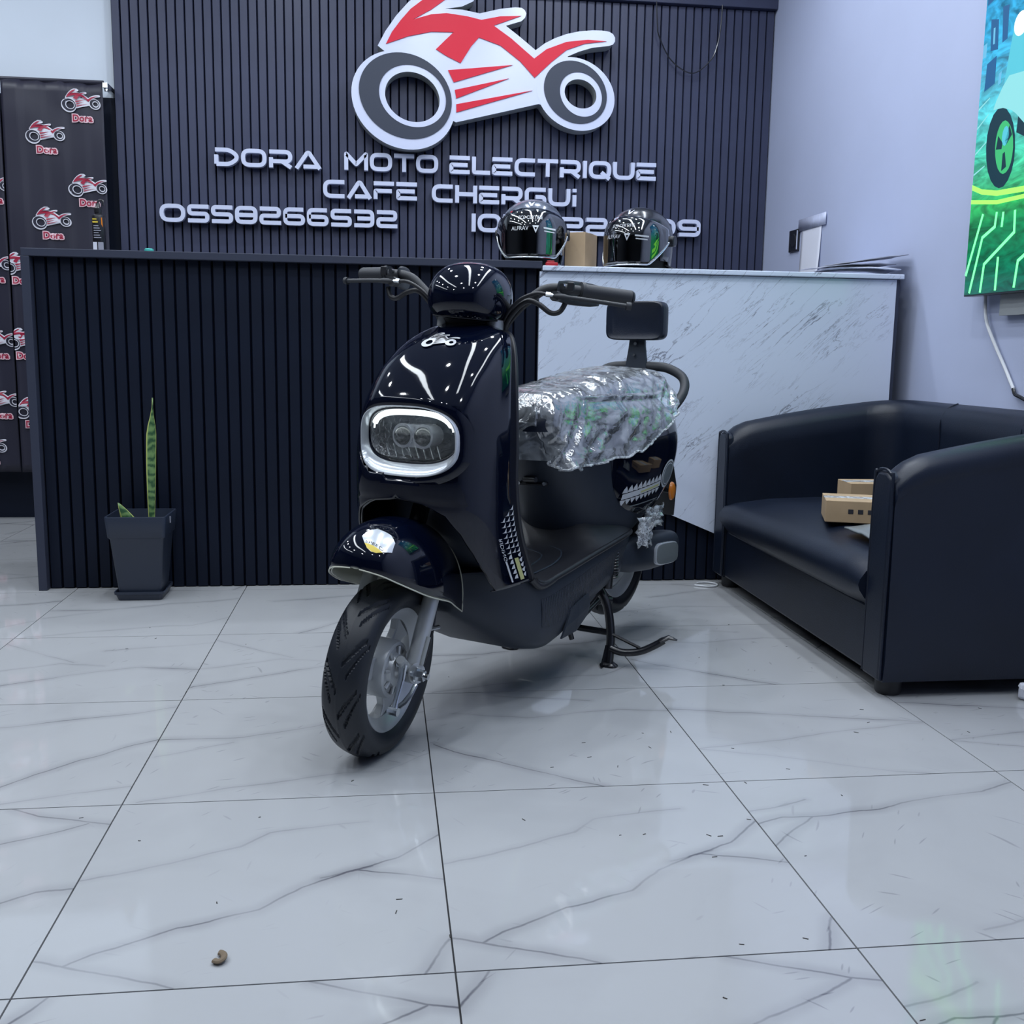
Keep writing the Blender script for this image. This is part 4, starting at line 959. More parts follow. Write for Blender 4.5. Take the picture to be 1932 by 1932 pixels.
def on_fender(a, b, off=.0015):   # a: along the width (m), b: along the length from the tip (m)
    i = min(max(b, 0) / .42 * (len(fen) - 1), len(fen) - 1.001); k = int(i); f_ = i - k
    row = tuple(fen[k][q] * (1 - f_) + fen[k + 1][q] * f_ for q in range(4))
    w_ = max(row[3], .03); s = max(-1, min(1, math.asin(max(-1, min(1, abs(a) / w_)) ** (2.3 / 2)) / (PI / 2)))
    return fen_pt(row, math.copysign(s, a), off)
def badge(poly, off, n=6):
    """a print that follows the fender: fan of a polygon subdivided"""
    cx = sum(p[0] for p in poly) / len(poly); cy = sum(p[1] for p in poly) / len(poly); V = []; m = len(poly); F = []
    for r in range(n + 1):
        for (x, y) in poly: V.append(on_fender(cx + (x - cx) * r / n, cy + (y - cy) * r / n, off))
    for r in range(n):
        for i in range(m):
            F.append((r * m + i, r * m + (i + 1) % m, (r + 1) * m + (i + 1) % m, (r + 1) * m + i))
    return SG((V, F))
def dens(poly, k=4):
    out = []
    for i, p in enumerate(poly):
        q = poly[(i + 1) % len(poly)]
        out += [(p[0] + (q[0] - p[0]) * t / k, p[1] + (q[1] - p[1]) * t / k) for t in range(k)]
    return out
BC = (.026, .135)
hexa = [(-.030, -.010), (-.012, -.034), (.006, -.037), (.026, -.014), (.028, .010), (.014, .030), (-.012, .034), (-.028, .016)]
hexa = [(.030, .030), (.034, .004), (.010, -.038), (.0, -.044), (-.010, -.038), (-.034, .004), (-.030, .030), (-.016, .040), (.016, .040)]
mk('fender_badge', badge(dens([(BC[0] + a, BC[1] + b) for a, b in hexa]), .0018), M['sil_gloss'], fender, smooth=60)
mk('badge_tip', badge(dens([(BC[0] + a, BC[1] + b) for a, b in [(.0205, -.021), (.010, -.038), (.0, -.044), (-.010, -.038), (-.0205, -.021)]]), .0024, 4), M['yellow'], fender, smooth=60)
t3, f3 = text_mesh('SPEED', .013)
mk('badge_word', SG(([on_fender(BC[0] + p[0] * 1.15, BC[1] - .015 + p[1], .0026) for p in t3], f3)), M['dark_print'], fender, smooth=0)
# ---- front shield
SROWS = [(-.440, .926, -.440, .905, .070), (-.368, .926, -.395, .897, .112), (-.294, .895, -.374, .872, .134), (-.231, .850, -.358, .833, .148), (-.186, .806, -.344, .790, .158), (-.143, .744, -.333, .722, .167),
         (-.126, .668, -.327, .652, .172), (-.122, .600, -.325, .590, .173), (-.122, .546, -.329, .542, .173), (-.122, .515, -.334, .513, .173), (-.125, .475, -.345, .474, .172), (-.130, .43, -.364, .428, .171), (-.137, .385, -.390, .381, .170), (-.146, .338, -.420, .332, .168)]
SR = interp_rows(SROWS, 5); ARCH_Z = [(.546, 0), (.536, .074), (.515, .112), (.475, .135), (.43, .148), (.385, .156), (.30, .162)]
def arch(z):
    if z >= .546: return 0.0
    for (z0, a0), (z1, a1) in zip(ARCH_Z[:-1], ARCH_Z[1:]):
        if z1 <= z <= z0:
            t = (z0 - z) / (z0 - z1)
            if a0 == 0: t = t ** .55
            return a0 + (a1 - a0) * t
    return ARCH_Z[-1][1]
PW = 3.1
def shield_pt(i, v, off=0.0):
    """i: row coordinate, v: lateral position"""
    i = min(max(i, 0), len(SR) - 1.0001); k = int(i); f_ = i - k
    uc, zc, ue, ze, w_ = (SR[k][q] * (1 - f_) + SR[k + 1][q] * f_ for q in range(5))
    q = min(abs(v) / w_, 1.0)
    dome = (1 - q ** PW) ** (1 / PW)
    u = ue + (uc - ue) * dome; z = zc + (ze - zc) * q * q
    if off:
        nrm = np.array([max(dome, .15), .9 * q ** 1.5 * math.copysign(1, v), .12]); nrm /= np.linalg.norm(nrm)
        u += nrm[0] * off; v += nrm[1] * off; z += nrm[2] * off
    return (u, v, z)
def shield_z(i): k = min(int(i), len(SR) - 1); return SR[k][1]
i_arch = next(i for i, r in enumerate(SR) if r[1] <= .546)
nv = 26; halves = []
for sgn in (1, -1):
    rows = []
    for i, r in enumerate(SR):
        a = arch(r[1]) ; w_ = r[4]
        row = []
        for j in range(nv + 1):
            t = j / nv; ang = (a / w_) + (1 - a / w_) * math.sin(t * PI / 2) if a else math.sin(t * PI / 2)
            row.append(shield_pt(i, sgn * w_ * min(ang, 1.0)))
        rows.append(row)
    halves.append(loft(rows, closed=False))
g_ = join(*halves)
def in_lamp(q):
    c = np.mean([g_[0][i] for i in q], axis=0); return abs((c[1] - .015) / .129) ** 2.9 + abs((c[2] - .670) / .0775) ** 2.9 < 1
g_ = (g_[0], [q for q in g_[1] if not in_lamp(q)])
shield = mk('front_shield', g_, M['black_gloss'], sco, smooth=50, solid=.005, solid_off=1)
edgeL = [shield_pt(i, SR[i][4]) for i in range(len(SR))]; edgeR = [shield_pt(i, -SR[i][4]) for i in range(len(SR))]
mk('shield_edge_trim', join(*[tube([(p[0] - .006, p[1] * (1 - .0), p[2]) for p in e], [.004] + [.0075] * (len(e) - 1), 10) for e in (edgeL, edgeR)] + [tube([shield_pt(1, SR[1][4] * math.sin(t)) for t in np.linspace(-PI / 2, PI / 2, 20)], .005, 8)]), M['black_trim'], sco, smooth=60)
rim_a = [shield_pt(i, arch(SR[i][1])) for i in range(i_arch, len(SR))]; rim_b = [shield_pt(i, -arch(SR[i][1])) for i in range(i_arch, len(SR))]
mk('arch_lip', tube([(p[0] - .004, p[1], p[2]) for p in rim_b[::-1] + rim_a], .0035, 8), M['black_gloss'], shield, smooth=60)
# dark wheel-well lining behind the opening
well = []
for i in range(i_arch - 6, len(SR), 3):
    z = SR[i][1]; w_ = SR[i][4] * .93
    well.append([(SR[i][2] + .01 + .07 * (1 - abs(s) ** 2), w_ * s, z) for s in np.linspace(-1, 1, 15)])
mk('wheel_well', loft(well, closed=False), M['black_matt'], sco, smooth=60, solid=.004)
# inner leg shield (rider's side)
inn = []
for i in range(0, len(SR), 4):
    r = SR[i]; inn.append([(r[2] - .012 - .035 * (1 - abs(s) ** 4), r[4] * .985 * s, r[3] - .004) for s in np.linspace(-1, 1, 17)])
mk('inner_leg_shield', loft(inn, closed=False), M['black_matt'], sco, smooth=60, solid=.006)
# headlight ------------------------------------------------------------
HZ, HV = .672, .015
def on_face(y, z, off):  # lateral y, height z on the shield front, pushed forward
    lo, hi = 0, len(SR) - 1
    i = min(range(len(SR)), key=lambda q: abs(SR[q][1] - z))
    if SR[i][1] < z and i > 0: i0 = i - 1
    else: i0 = i
    i1 = min(i0 + 1, len(SR) - 1); dz = SR[i0][1] - SR[i1][1]; f_ = (SR[i0][1] - z) / dz if dz > 1e-9 else 0
    p = shield_pt(i0 + max(0, min(1, f_)), y); return (p[0] + off, y, z)
def lamp_ring(sy, sz, cz, off, flat, n=64, p=2.9):
    out = []
    for (y, z) in superell(sy, sz, n, p):
        s = on_face(y, HZ, 0)[0]; u = s + (-.130 - s) * flat
        out.append((u + off - .10 * (z) * 0, y + HV, HZ + cz + z))
    return out
lampo = [lamp_ring(.127, .0745, -.002, -.018, .22), lamp_ring(.1295, .077, -.002, .005, .22), lamp_ring(.128, .0755, -.002, .011, .24), lamp_ring(.125, .073, -.001, .0105, .24), lamp_ring(.1195, .061, .008, -.010, .3), lamp_ring(.118, .059, .009, -.026, .35)]
mk('lamp_gasket', loft([lamp_ring(.126, .0735, -.002, .0070, .0), lamp_ring(.134, .0815, -.002, .0095, .0), lamp_ring(.142, .0895, -.002, .0088, .0), lamp_ring(.148, .0955, -.002, .0050, .0)], cap0=False, cap1=False), M['black_gloss'], shield, smooth=60)
bez = mk('headlight', loft(lampo, cap0=False, cap1=False), M['sil_gloss'], shield, smooth=50)
rim_l = lamp_ring(.1185, .0595, .009, -.018, .35)
mk('lamp_rim', tube(rim_l + [rim_l[0]], .0042, 8), M['black_gloss'], shield)
mk('lamp_bowl', loft([lamp_ring(.118, .059, .009, -.024, .35), lamp_ring(.108, .050, .009, -.062, .7), lamp_ring(.05, .02, .009, -.075, 1)], cap0=False), simple('lamp_bowl_grey', (.05, .062, .075), .3, metal=.5), shield, smooth=50)
# glowing light bar along the top inside of the lens
bar = [q for q in lamp_ring(.106, .049, .009, -.023, .4, 120) if q[2] > HZ + .018]
bar.sort(key=lambda q: q[1])
mk('light_bar', tube(bar, [.002] * 4 + [.0065] * (len(bar) - 8) + [.002] * 4, 8), emit('light_bar_white', (.85, .97, 1.0), 2.5), shield)
PJ = -.014
mk('projector', join(tube([(-.196 + PJ, HV - .028, HZ + .006), (-.146 + PJ, HV - .028, HZ + .006)], [.024, .027], 24), tube([(-.196 + PJ, HV + .026, HZ + .006), (-.146 + PJ, HV + .026, HZ + .006)], [.024, .027], 24), box(-.19 + PJ, -.150 + PJ, HV - .03, HV + .03, HZ - .019, HZ + .031)), M['sil_gloss'], shield, smooth=40)
mk('projector_lens', join(*[tube([(-.147 + PJ, HV + s_, HZ + .006), (-.136 + PJ, HV + s_, HZ + .006), (-.130 + PJ, HV + s_, HZ + .006)], [.022, .016, .004], 24) for s_ in (-.028, .026)]), simple('dark_lens', (.02, .03, .035), .05, coat=1), shield, smooth=50)
for k in range(8):
    y = -.066 + .0195 * k
    mk('reflector_fin', tube([(-.152 + PJ, HV + y - .010, HZ - .014), (-.146 + PJ, HV + y + .004, HZ - .041)], .0018, 6), M['chrome'], shield)
mk('lens_cover', loft([lamp_ring(.116, .057, .009, -.018, .35), lamp_ring(.107, .051, .009, -.012, .45), lamp_ring(.07, .034, .009, -.008, .8), lamp_ring(.01, .005, .009, -.006, 1)], cap0=False), M['film_lens'], shield, smooth=60)
# emblem and stickers on the shield
def on_sh(y, z, off=.0065):
    i = 0
    while i < len(SR) - 2 and SR[i + 1][1] > z: i += 1
    dz = SR[i][1] - SR[i + 1][1]; f_ = (SR[i][1] - z) / dz if dz > 1e-9 else 0
    return shield_pt(i + max(0, min(1, f_)), y, off)
EZ, EY, EW = .885, .012, .085
gs = []
for q, (lay, poly_, hole) in enumerate(logo_flat(0, 0, EW)):
    if lay == 1: continue
    fn = lambda x, z, o=.0115 + .0005 * lay + .0001 * q: on_sh(EY + x, EZ + z * .62, o)
    if hole is None: gs.append(withmat(flatpoly(poly_, fn), 0 if lay == 0 else 1))
    else:
        n = len(poly_); gs.append(withmat(([fn(*p) for p in poly_] + [fn(*p) for p in hole], [(i, (i + 1) % n, n + (i + 1) % n, n + i) for i in range(n)]), 0))
mk('emblem_sticker', join(*gs), [M['decal_white'], M['dark_print']], shield, smooth=0)
def side_pt(a, z, off=.0068):
    """sticker coordinates on the left flank: a = 0 at the edge, growing to the front, in m along the surface"""
    i = 0
    while i < len(SR) - 2 and SR[i + 1][3] > z: i += 1
    dz = SR[i][3] - SR[i + 1][3]; f_ = (SR[i][3] - z) / dz if dz > 1e-9 else 0
    w_ = SR[i][4]
    # walk along the section from the edge
    tt, prev, acc = 0.0, shield_pt(i + f_, w_), 0.0
    for k in range(1, 300):
        v = w_ * math.cos((k / 300) ** 1.7 * PI / 2) ; p = shield_pt(i + f_, v); d = math.hypot(p[0] - prev[0], p[1] - prev[1])
        if acc + d >= a: v = v + (w_ * math.cos(((k - 1) / 300) ** 1.7 * PI / 2) - v) * (acc + d - a) / d; return shield_pt(i + f_, v, off)
        acc += d; prev = p
    return shield_pt(i + f_, v, off)
zz = .512; row = 0
def sticker(pts): mk('flank_sticker', ([side_pt(*p) for p in pts], [tuple(range(len(pts)))]), M['decal_white'], shield, smooth=0)
while row < 14:
    grow = min(1, row / 8); cols = 1 if row == 0 else 2 if row == 1 else 3
    for c in range(cols):
        a0 = .021 + c * .0185; wd_ = .0155; h = .0112
        if row >= 9 and c == 1: continue
        th_ = .16 + .5 * grow
        if row < 9: pts = [(a0, zz), (a0 + wd_, zz + .001), (a0 + wd_ * (.55 - .3 * th_), zz + h * (.18 + .5 * th_) * .6), (a0 - .003, zz + h), (a0 - .001, zz + h * .5)]
        elif c == 2: pts = [(a0 + .001, zz), (a0 + wd_, zz + .001), (a0 + wd_ * .5, zz + h * .75), (a0 + .0, zz + h)]
        else: pts = [(a0 + wd_ * .3, zz - .001), (a0 + wd_ * .8, zz + .003), (a0 + wd_ * .75, zz + h * .6), (a0 - .003, zz + h)]
        sticker(pts)
    zz -= .0126; row += 1
def strip(a0, a1, z0, z1, n=8):
    return loft([[side_pt(a0 + .0 , z0 + (z1 - z0) * k / n, .0069), side_pt(a1, z0 + (z1 - z0) * k / n, .0069)] for k in range(n + 1)], closed=False)
mk('yellow_bar_sticker', strip(.036, .0515, .342, .398), M['decal_yellow'], shield, smooth=0)
mk('white_bar_sticker', strip(.0815, .0880, .342, .396), M['decal_white'], shield, smooth=0)
t3, f3 = text_mesh('RIDING', .0165)
mk('sticker_word', ([side_pt(.0835 + p[1], .424 - p[0], .0069) for p in t3], f3), M['decal_white'], shield, smooth=0)
# ---- lower body and floorboard
LROWS = interp_rows([(-.262, .050, .268, .352, .040), (-.30, .088, .238, .358, .078), (-.36, .128, .198, .352, .125), (-.42, .152, .162, .335, .156), (-.48, .166, .136, .306, .166), (-.56, .168, .126, .313, .168), (-.64, .164, .142, .322, .168), (-.74, .160, .176, .334, .168), (-.86, .155, .205, .346, .166), (-.97, .148, .225, .354, .158), (-1.06, .120, .26, .350, .13), (-1.10, .08, .29, .345, .09)], 4)
def lring(r):
    u, wb, zb, zt, wt = r; out = []
    hh = zt - zb
    prof = [(wb * .55, 0), (wb * .80, .04 * hh), (wb * .95, .16 * hh), (wb, .36 * hh), (wb * .99 + wt * .01, .55 * hh), (wt * .985, .80 * hh), (wt, .93 * hh), (wt * .97, hh), (wt * .5, hh)]
    out = [(u, a, zb + b) for a, b in prof] + [(u, -a, zb + b) for a, b in prof[::-1]]
    return out
body_low = mk('lower_body', loft([lring(r) for r in LROWS]), M['black_matt'], sco, smooth=50)
rib = []
RR_ = [r for r in LROWS if -1.0 < r[0] < -.47]
for r in RR_:
    u, wb, zb, zt, wt = r; hh = zt - zb
    rib.append([(u, wt * .985 + .0005, zb + .80 * hh), (u, (wt * .985 + wb * .01) * .5 + (wb * .99 + wt * .01) * .5 + .0012, zb + .675 * hh), (u, wb * .99 + wt * .01 + .0012, zb + .55 * hh), (u, wb + .0004, zb + .38 * hh)])
mk('ribbed_side_panel', loft(rib, closed=False), M['ribbed'], body_low, smooth=50)
lid = [(u, v) for u, v in ((-.60, .168), (-.64, .172), (-.72, .170), (-.755, .166))]
mk('side_cover', loft([[(-.585, .166, .148), (-.60, .170, .176), (-.625, .170, .215)], [(-.66, .168, .152), (-.665, .172, .190), (-.67, .170, .228)], [(-.735, .163, .180), (-.738, .168, .205), (-.728, .168, .238)]], closed=False), M['black_matt'], body_low, smooth=0, solid=.005)
mk('front_join', tube([shield_pt(len(SR) - 1, v) for v in np.linspace(.157, .168, 6)], .002, 6), M['black_trim'], body_low)
rows = []
for r in [q for q in LROWS if -1.085 < q[0] < -.455]:
    u, wb, zb, zt, wt = r
    k = max(0, (-.70 - u) / .12); fil = .062 * min(1, k) ** 2
    rows.append([(u, wt * s, zt + .004 + (fil if abs(s) < .55 else fil * max(0, (1 - abs(s)) / .45)) * (1 if True else 0)) for s in (-1, -.97, -.9, -.75, -.5, -.25, 0, .25, .5, .75, .9, .97, 1)])
mat_ = mk('floor_mat', loft(rows, closed=False), M['black_trim'], sco, smooth=50, solid=.006, solid_off=1)
eL = [(r[0], r[4] * 1.005, r[3] + .004) for r in LROWS if -1.085 < r[0] < -.44]
mk('floor_edge_trim', join(*[tube([(p[0], s * p[1], p[2]) for p in eL], .008, 10) for s in (1, -1)]), M['black_trim'], mat_, smooth=60)
for pts in ([(-.50, .11, .318), (-.62, .12, .331), (-.72, .085, .345), (-.745, .0, .350)], [(-.52, .06, .319), (-.60, .07, .327), (-.68, .05, .336), (-.71, -.02, .342)]):
    mk('mat_groove', tube(catmull(pts, 6), .0025, 6), M['black_matt'], mat_)
# toe of the shield sweeping into the floorboard
for sg in (1, -1): mk('toe_trim', tube(catmull([(-.420, sg * .168, .334), (-.450, sg * .169, .312), (-.485, sg * .168, .306), (-.53, sg * .168, .312)], 6), .009, 10), M['black_trim'], sco)
# ---- under-seat body
BROWS = interp_rows([(.345, -.815, -1.16, .128), (.40, -.775, -1.27, .150), (.44, -.750, -1.33, .163), (.50, -.712, -1.385, .176), (.56, -.680, -1.425, .183), (.62, -.655, -1.44, .182), (.67, -.640, -1.43, .174), (.71, -.635, -1.40, .160), (.735, -.64, -1.36, .140)], 4)
def body_pt(i, th, off=0.0):
    """th: 0 at the nose, pi at the tail, positive on the left"""
    i = min(max(i, 0), len(BROWS) - 1.0001); k = int(i); f_ = i - k
    z, uf, ur, w_ = (BROWS[k][q] * (1 - f_) + BROWS[k + 1][q] * f_ for q in range(4))
    um = uf - (uf - ur) * .60
    c, s = math.cos(th), math.sin(th)
    if c >= 0: u = um + (uf - um) * abs(c) ** (2 / 2.3); v = w_ * math.copysign(abs(s) ** (2 / 2.3), s)
    else: u = um - (um - ur) * abs(c) ** (2 / 2.1); v = w_ * math.copysign(abs(s) ** (2 / 2.1), s)
    nrm = np.array([c * .6, s, 0]); nrm /= np.linalg.norm(nrm)
    return (u + nrm[0] * off, v + nrm[1] * off, z)
nb = 72
body = mk('seat_body', loft([[body_pt(i, 2 * PI * k / nb) for k in range(nb)] for i in range(len(BROWS))]), M['black_matt'], sco, smooth=50)
nbr = len(BROWS) - 1
def side_panel_pt(a, b, off):
    """a in [0,1] front to tail, b in [0,1] bottom to top: egg outline on the flank"""
    return None
def flank(u, z, off=.004):
    """point of the left flank at height z and length u"""
    i = 0
    while i < nbr - 1 and BROWS[i + 1][0] < z: i += 1
    f_ = (z - BROWS[i][0]) / (BROWS[i + 1][0] - BROWS[i][0]); ii = i + max(0, min(1, f_))
    k = min(int(ii), nbr - 1); g = ii - k
    _, uf, ur, w_ = (BROWS[k][q] * (1 - g) + BROWS[k + 1][q] * g for q in range(4))
    um = uf - (uf - ur) * .60
    if u >= um: q = min(1, (u - um) / (uf - um)); th = math.acos(q ** (2.3 / 2))
    else: q = min(1, (um - u) / (um - ur)); th = PI - math.acos(q ** (2.1 / 2))
    return body_pt(ii, th, off)
EGG = catmull([(-.885, .690), (-.866, .640), (-.864, .570), (-.885, .505), (-.930, .455), (-.99, .424), (-1.10, .402), (-1.22, .408), (-1.32, .428), (-1.385, .500), (-1.42, .58), (-1.425, .66), (-1.36, .722), (-1.22, .725), (-1.08, .715), (-.96, .706)], 4, closed=True)
def egg_fill(off, sgn, shrink=0.0, nr=9):
    cx, cz = -1.13, .565; V, F = [], []; m = len(EGG)
    for r in range(nr + 1):
        for (x, z) in EGG:
            s = r / nr * (1 - shrink)
            bulge = off * (1 if r < nr else 0) + .012 * (1 - (r / nr) ** 2) * (1 if off > 0 else 0)
            p = flank(cx + (x - cx) * s, cz + (z - cz) * s, .001 + bulge); V.append((p[0], sgn * p[1], p[2]))
    for r in range(nr):
        for i in range(m): F.append((r * m + i, r * m + (i + 1) % m, (r + 1) * m + (i + 1) % m, (r + 1) * m + i))
    return V, F
def pan(u, z, off=.0155):   # point on the side panel's surface
    dx_, dz_ = u + 1.13, z - .565; ang = math.atan2(dz_, dx_); R_ = max(math.hypot(x + 1.13, y - .565) for x, y in EGG if abs((math.atan2(y - .565, x + 1.13) - ang + PI) % (2 * PI) - PI) < .12)
    q = min(1, math.hypot(dx_, dz_) / R_); return flank(u, z, .001 + .006 + .012 * (1 - q * q) + off - .0155 + .0012)
for sgn in (1, -1): sp_ = mk('side_panel', egg_fill(.006, sgn), M['black_gloss'], sco, smooth=60); left_panel = sp_ if sgn == 1 else left_panel
def band(uz0, uz1, h0, h1, n=14):
    rows = []
    for k in range(n + 1):
        t = k / n; u = uz0[0] + (uz1[0] - uz0[0]) * t; z = uz0[1] + (uz1[1] - uz0[1]) * t; h = h0 + (h1 - h0) * t
        rows.append([pan(u, z), pan(u, z + h)])
    return loft(rows, closed=False)
B0, B1 = (-.925, .462), (-1.125, .484)
mk('band_sticker', band(B0, B1, .016, .016), M['decal_white'], left_panel, smooth=0)
mk('band_highlight', band((-1.01, .4745), (-1.115, .486), .006, .006), M['decal_yellow'], left_panel, smooth=0)
spk = []
for k in range(9):
    t = (k + .4) / 9.0; u = B0[0] + (B1[0] - B0[0]) * t; z = B0[1] + (B1[1] - B0[1]) * t; wv = .012
    spk.append(([pan(u + wv, z + .0185), pan(u - wv, z + .0185), pan(u - wv * .6, z + .029), pan(u - wv * .1, z + .038), pan(u + wv * .7, z + .028)], [(0, 1, 2, 3, 4)]))
    spk.append(([pan(u + wv, z - .0025), pan(u - wv, z - .0025), pan(u - wv * .4, z - .012), pan(u, z - .018), pan(u + wv * .6, z - .012)], [(0, 1, 2, 3, 4)]))
for q_ in spk: mk('spike_sticker', q_, M['decal_white'], left_panel, smooth=0)
mk('lower_line_sticker', band((-.975, .437), (-1.14, .446), .0035, .0035), M['grey_lens'], left_panel, smooth=0)
rb_u, rb_z, rr = -1.172, .516, .042
disc = lambda r0, r1, off: ([pan(rb_u + r0 * 1.25 * math.cos(t), rb_z + r0 * math.sin(t), off) for t in [2 * PI * k / 32 for k in range(32)]] + [pan(rb_u + r1 * 1.25 * math.cos(t), rb_z + r1 * math.sin(t), off) for t in [2 * PI * k / 32 for k in range(32)]], [(k, (k + 1) % 32, 32 + (k + 1) % 32, 32 + k) for k in range(32)])
mk('round_badge', join(disc(rr, rr * .86, .017), disc(rr * .78, rr * .70, .017)), M['decal_white'], left_panel, smooth=0)
mk('badge_face', join(disc(rr * .69, .0, .0168)), M['grey_lens'], left_panel, smooth=0)
mk('badge_ring', join(disc(rr * .86, rr * .78, .0168)), M['dark_print'], left_panel, smooth=0)
# bag hook with two screws
hk = lambda v, z, o: (body_pt(next(i for i, r in enumerate(BROWS) if r[0] >= z), math.asin(max(-1, min(1, v / .17))) , o)[0], v, z)
mk('bag_hook', join(tube([hk(-.03, .518, .002), hk(.05, .520, .004)], .010, 8, flat=.5), tube([hk(-.012, .530, .006), hk(.03, .533, .016)], .007, 8)), M['black_trim'], body, smooth=50)
mk('hook_screw', join(tube([hk(-.026, .520, .008), hk(-.026, .520, .016)], .005, 10), tube([hk(.046, .522, .010), hk(.046, .522, .018)], .005, 10)), M['chrome'], body)
# ---- seat, film cover
SEAT = interp_rows([(-.585, .070, .685, .590), (-.60, .098, .722, .578), (-.64, .122, .748, .572), (-.75, .133, .766, .576), (-.90, .143, .784, .592), (-1.04, .155, .800, .630), (-1.16, .160, .811, .668), (-1.245, .154, .811, .702), (-1.295, .126, .798, .722), (-1.318, .075, .775, .735)], 14)
def seat_pt(row, s, infl=0.0, base=None):
    u, w_, zt, zh = row; zb = zh if base is None else base; p = 3.6 if base is None else 3.2
    t = s * PI / 2; v = (w_ + infl) * math.copysign(abs(math.sin(t)) ** (2 / p), s); z = zb + (zt + infl - zb) * abs(math.cos(t)) ** (2 / p)
    return [u, v, z]
seat = mk('seat', loft([[tuple(seat_pt(r, -1 + 2 * i / 30, -.008, max(r[3] + .07, .665) if r[0] > -1.1 else .735)) for i in range(31)] for r in SEAT[::3]], closed=True), M['leather'], sco, smooth=60)
ncv = 150; rows = []
for r in SEAT:
    row = []
    for i in range(ncv + 1):
        s = -1 + 2 * i / ncv; u, v, z = seat_pt(r, s, .004)
        q = min(1, abs(s)); side = max(0, (q - .35) / .65)
        ph = u * 34 + 2.5 * fnoise(u * 3, s * 2, 3)
        zq = z if v > 0 else z + 2.0; ca, cb_q = u + (zq - .6) * 1.1, zq - .7 * u
        wr = 1.2 * (1 - 2.6 * abs(fnoise(ca * 17, cb_q * 2.6, 1.0))) * .5 + .55 * (1 - 2.6 * abs(fnoise(ca * 40 + 2 * s, cb_q * 6, 7))) * .5 + .35 * abs(fnoise(u * 30 - zq * 22, zq * 26, 4)) + .25
        d = (.020 * side + .004) * (wr - .35)
        flare = .012 * max(0, (q - .8) / .2)
        v += math.copysign(d + flare * (.4 + wr), s) * (1 if side else .2); z += (1 - side) * .010 * (wr - .35)
        fv = flank(min(u, -.665), min(z, .734), .008 + .018 * max(0, min(1, (-.84 - u) / .06)) * max(0, min(1, (u + 1.30) / .10)))[1] if z < .75 else 0
        if abs(v) < fv and q > .3 and u > -1.27: v = math.copysign(fv + max(0, d) * .6, s)
        if q > .97: z += .010 * fnoise(u * 30, 0, 9) ; v += math.copysign(.004, s)
        row.append((u - (.03 * side * max(0, (u + .64) / .05) if u > -.64 else 0), v, z))
    rows.append(row)
front = [(p[0] + .012, p[1] * .9, p[2]) for p in rows[0]]
cov = mk('seat_cover', loft(rows, closed=False), M['film'], seat, smooth=80)
# film closing the nose and the tail of the seat
for nm, rw, du in (('seat_cover_front', rows[0], .022), ('seat_cover_back', rows[-1], -.012)):
    gr = []
    c = np.mean([p for p in rw], axis=0); zlow = min(p[2] for p in rw)
    for k in range(9):
        t = k / 8; gr.append([(p[0] + du * math.sin(t * PI / 2) + .008 * fnoise(p[1] * 40, p[2] * 22, t * 3), p[1] * (1 - t) , p[2] if abs(p[1]) < .03 else p[2] + 0 * t) for p in rw])
    mk(nm, loft(gr, closed=False), M['film'], seat, smooth=80)
mk('seat_cover_hem', join(*[tube([rw[k] for rw in rows], .0035, 6) for k in (0, ncv)]), M['film_wrap'], seat)
# ---- grab rail, backrest
rail = [(-1.245, .142, .690), (-1.285, .155, .700), (-1.345, .166, .748), (-1.375, .150, .790), (-1.375, .100, .818), (-1.370, .045, .824), (-1.368, 0, .825)]
rail = catmull(rail + [(u, -v, z) for u, v, z in rail[-2::-1]], 6)
gr = mk('grab_rail', tube(rail, .0145, 14), M['grip'], sco, smooth=60)
mk('rail_mount', join(*[tube([(-1.225, s * .125, .655), (-1.25, s * .142, .692)], [.016, .011], 10) for s in (1, -1)]), M['black_metal'], gr)
mk('backrest_bracket', loft([[(-1.352 - .02 * k * .1, s * w_, z) for s in (-1, 1)] + [(-1.366 - .02 * k * .1, s * w_, z) for s in (1, -1)] for k, (w_, z) in enumerate(((.037, .800), (.034, .835), (.027, .885), (.024, .925)))]), M['black_matt'], gr, smooth=0, bev=.002)
mk('bracket_screw', join(tube([(-1.352, .0, .893), (-1.345, 0, .893)], .005, 10), tube([(-1.352, -.004, .858), (-1.346, -.004, .858)], .004, 10)), M['chrome'], gr)
pad = []
for u, s in ((-1.335, .80), (-1.330, .93), (-1.334, .985), (-1.345, 1.0), (-1.368, 1.0), (-1.376, .96)):
    pad.append([(u, a * s if s > .9 else a * s, .963 + b * s) for a, b in superell(.098, .060, 48, 6.5)])
mk('backrest_pad', loft(pad), M['leather'], gr, smooth=40)
# ---- tail: flap with orange reflector, grey ended pod, rear wheel
mk('rear_mudflap', prism([(-.10, .62), (.10, .62), (.10, .44), (.075, .335), (-.075, .335), (-.10, .44)], lambda v, z: (-1.40 - (.62 - z) * .45, v, z), lambda v, z: (-1.404 - (.62 - z) * .45, v, z)), M['black_trim'], sco, smooth=0)
mk('orange_reflector', xf(lathe([(0, .009), (.016, .009), (.021, .005), (.022, 0), (0, -.004)], 28, 'y'), lambda p: (-1.41 + p[0] * 1.0, .112 + p[1], .432 + p[2] * 1.35)), M['orange'], sco, smooth=50)
mk('reflector_stalk', tube([(-1.40, .05, .44), (-1.41, .114, .432)], .008, 8), M['black_metal'], sco)
pod = [[(u, .118 + a, .0 + zc + b) for a, b in superell(wd_, hh_, 28, 3.0)] for u, wd_, hh_, zc in ((-.955, .012, .018, .292), (-.985, .030, .040, .286), (-1.06, .040, .050, .280), (-1.18, .046, .055, .272), (-1.30, .046, .054, .266), (-1.372, .042, .046, .266), (-1.392, .030, .034, .266))]
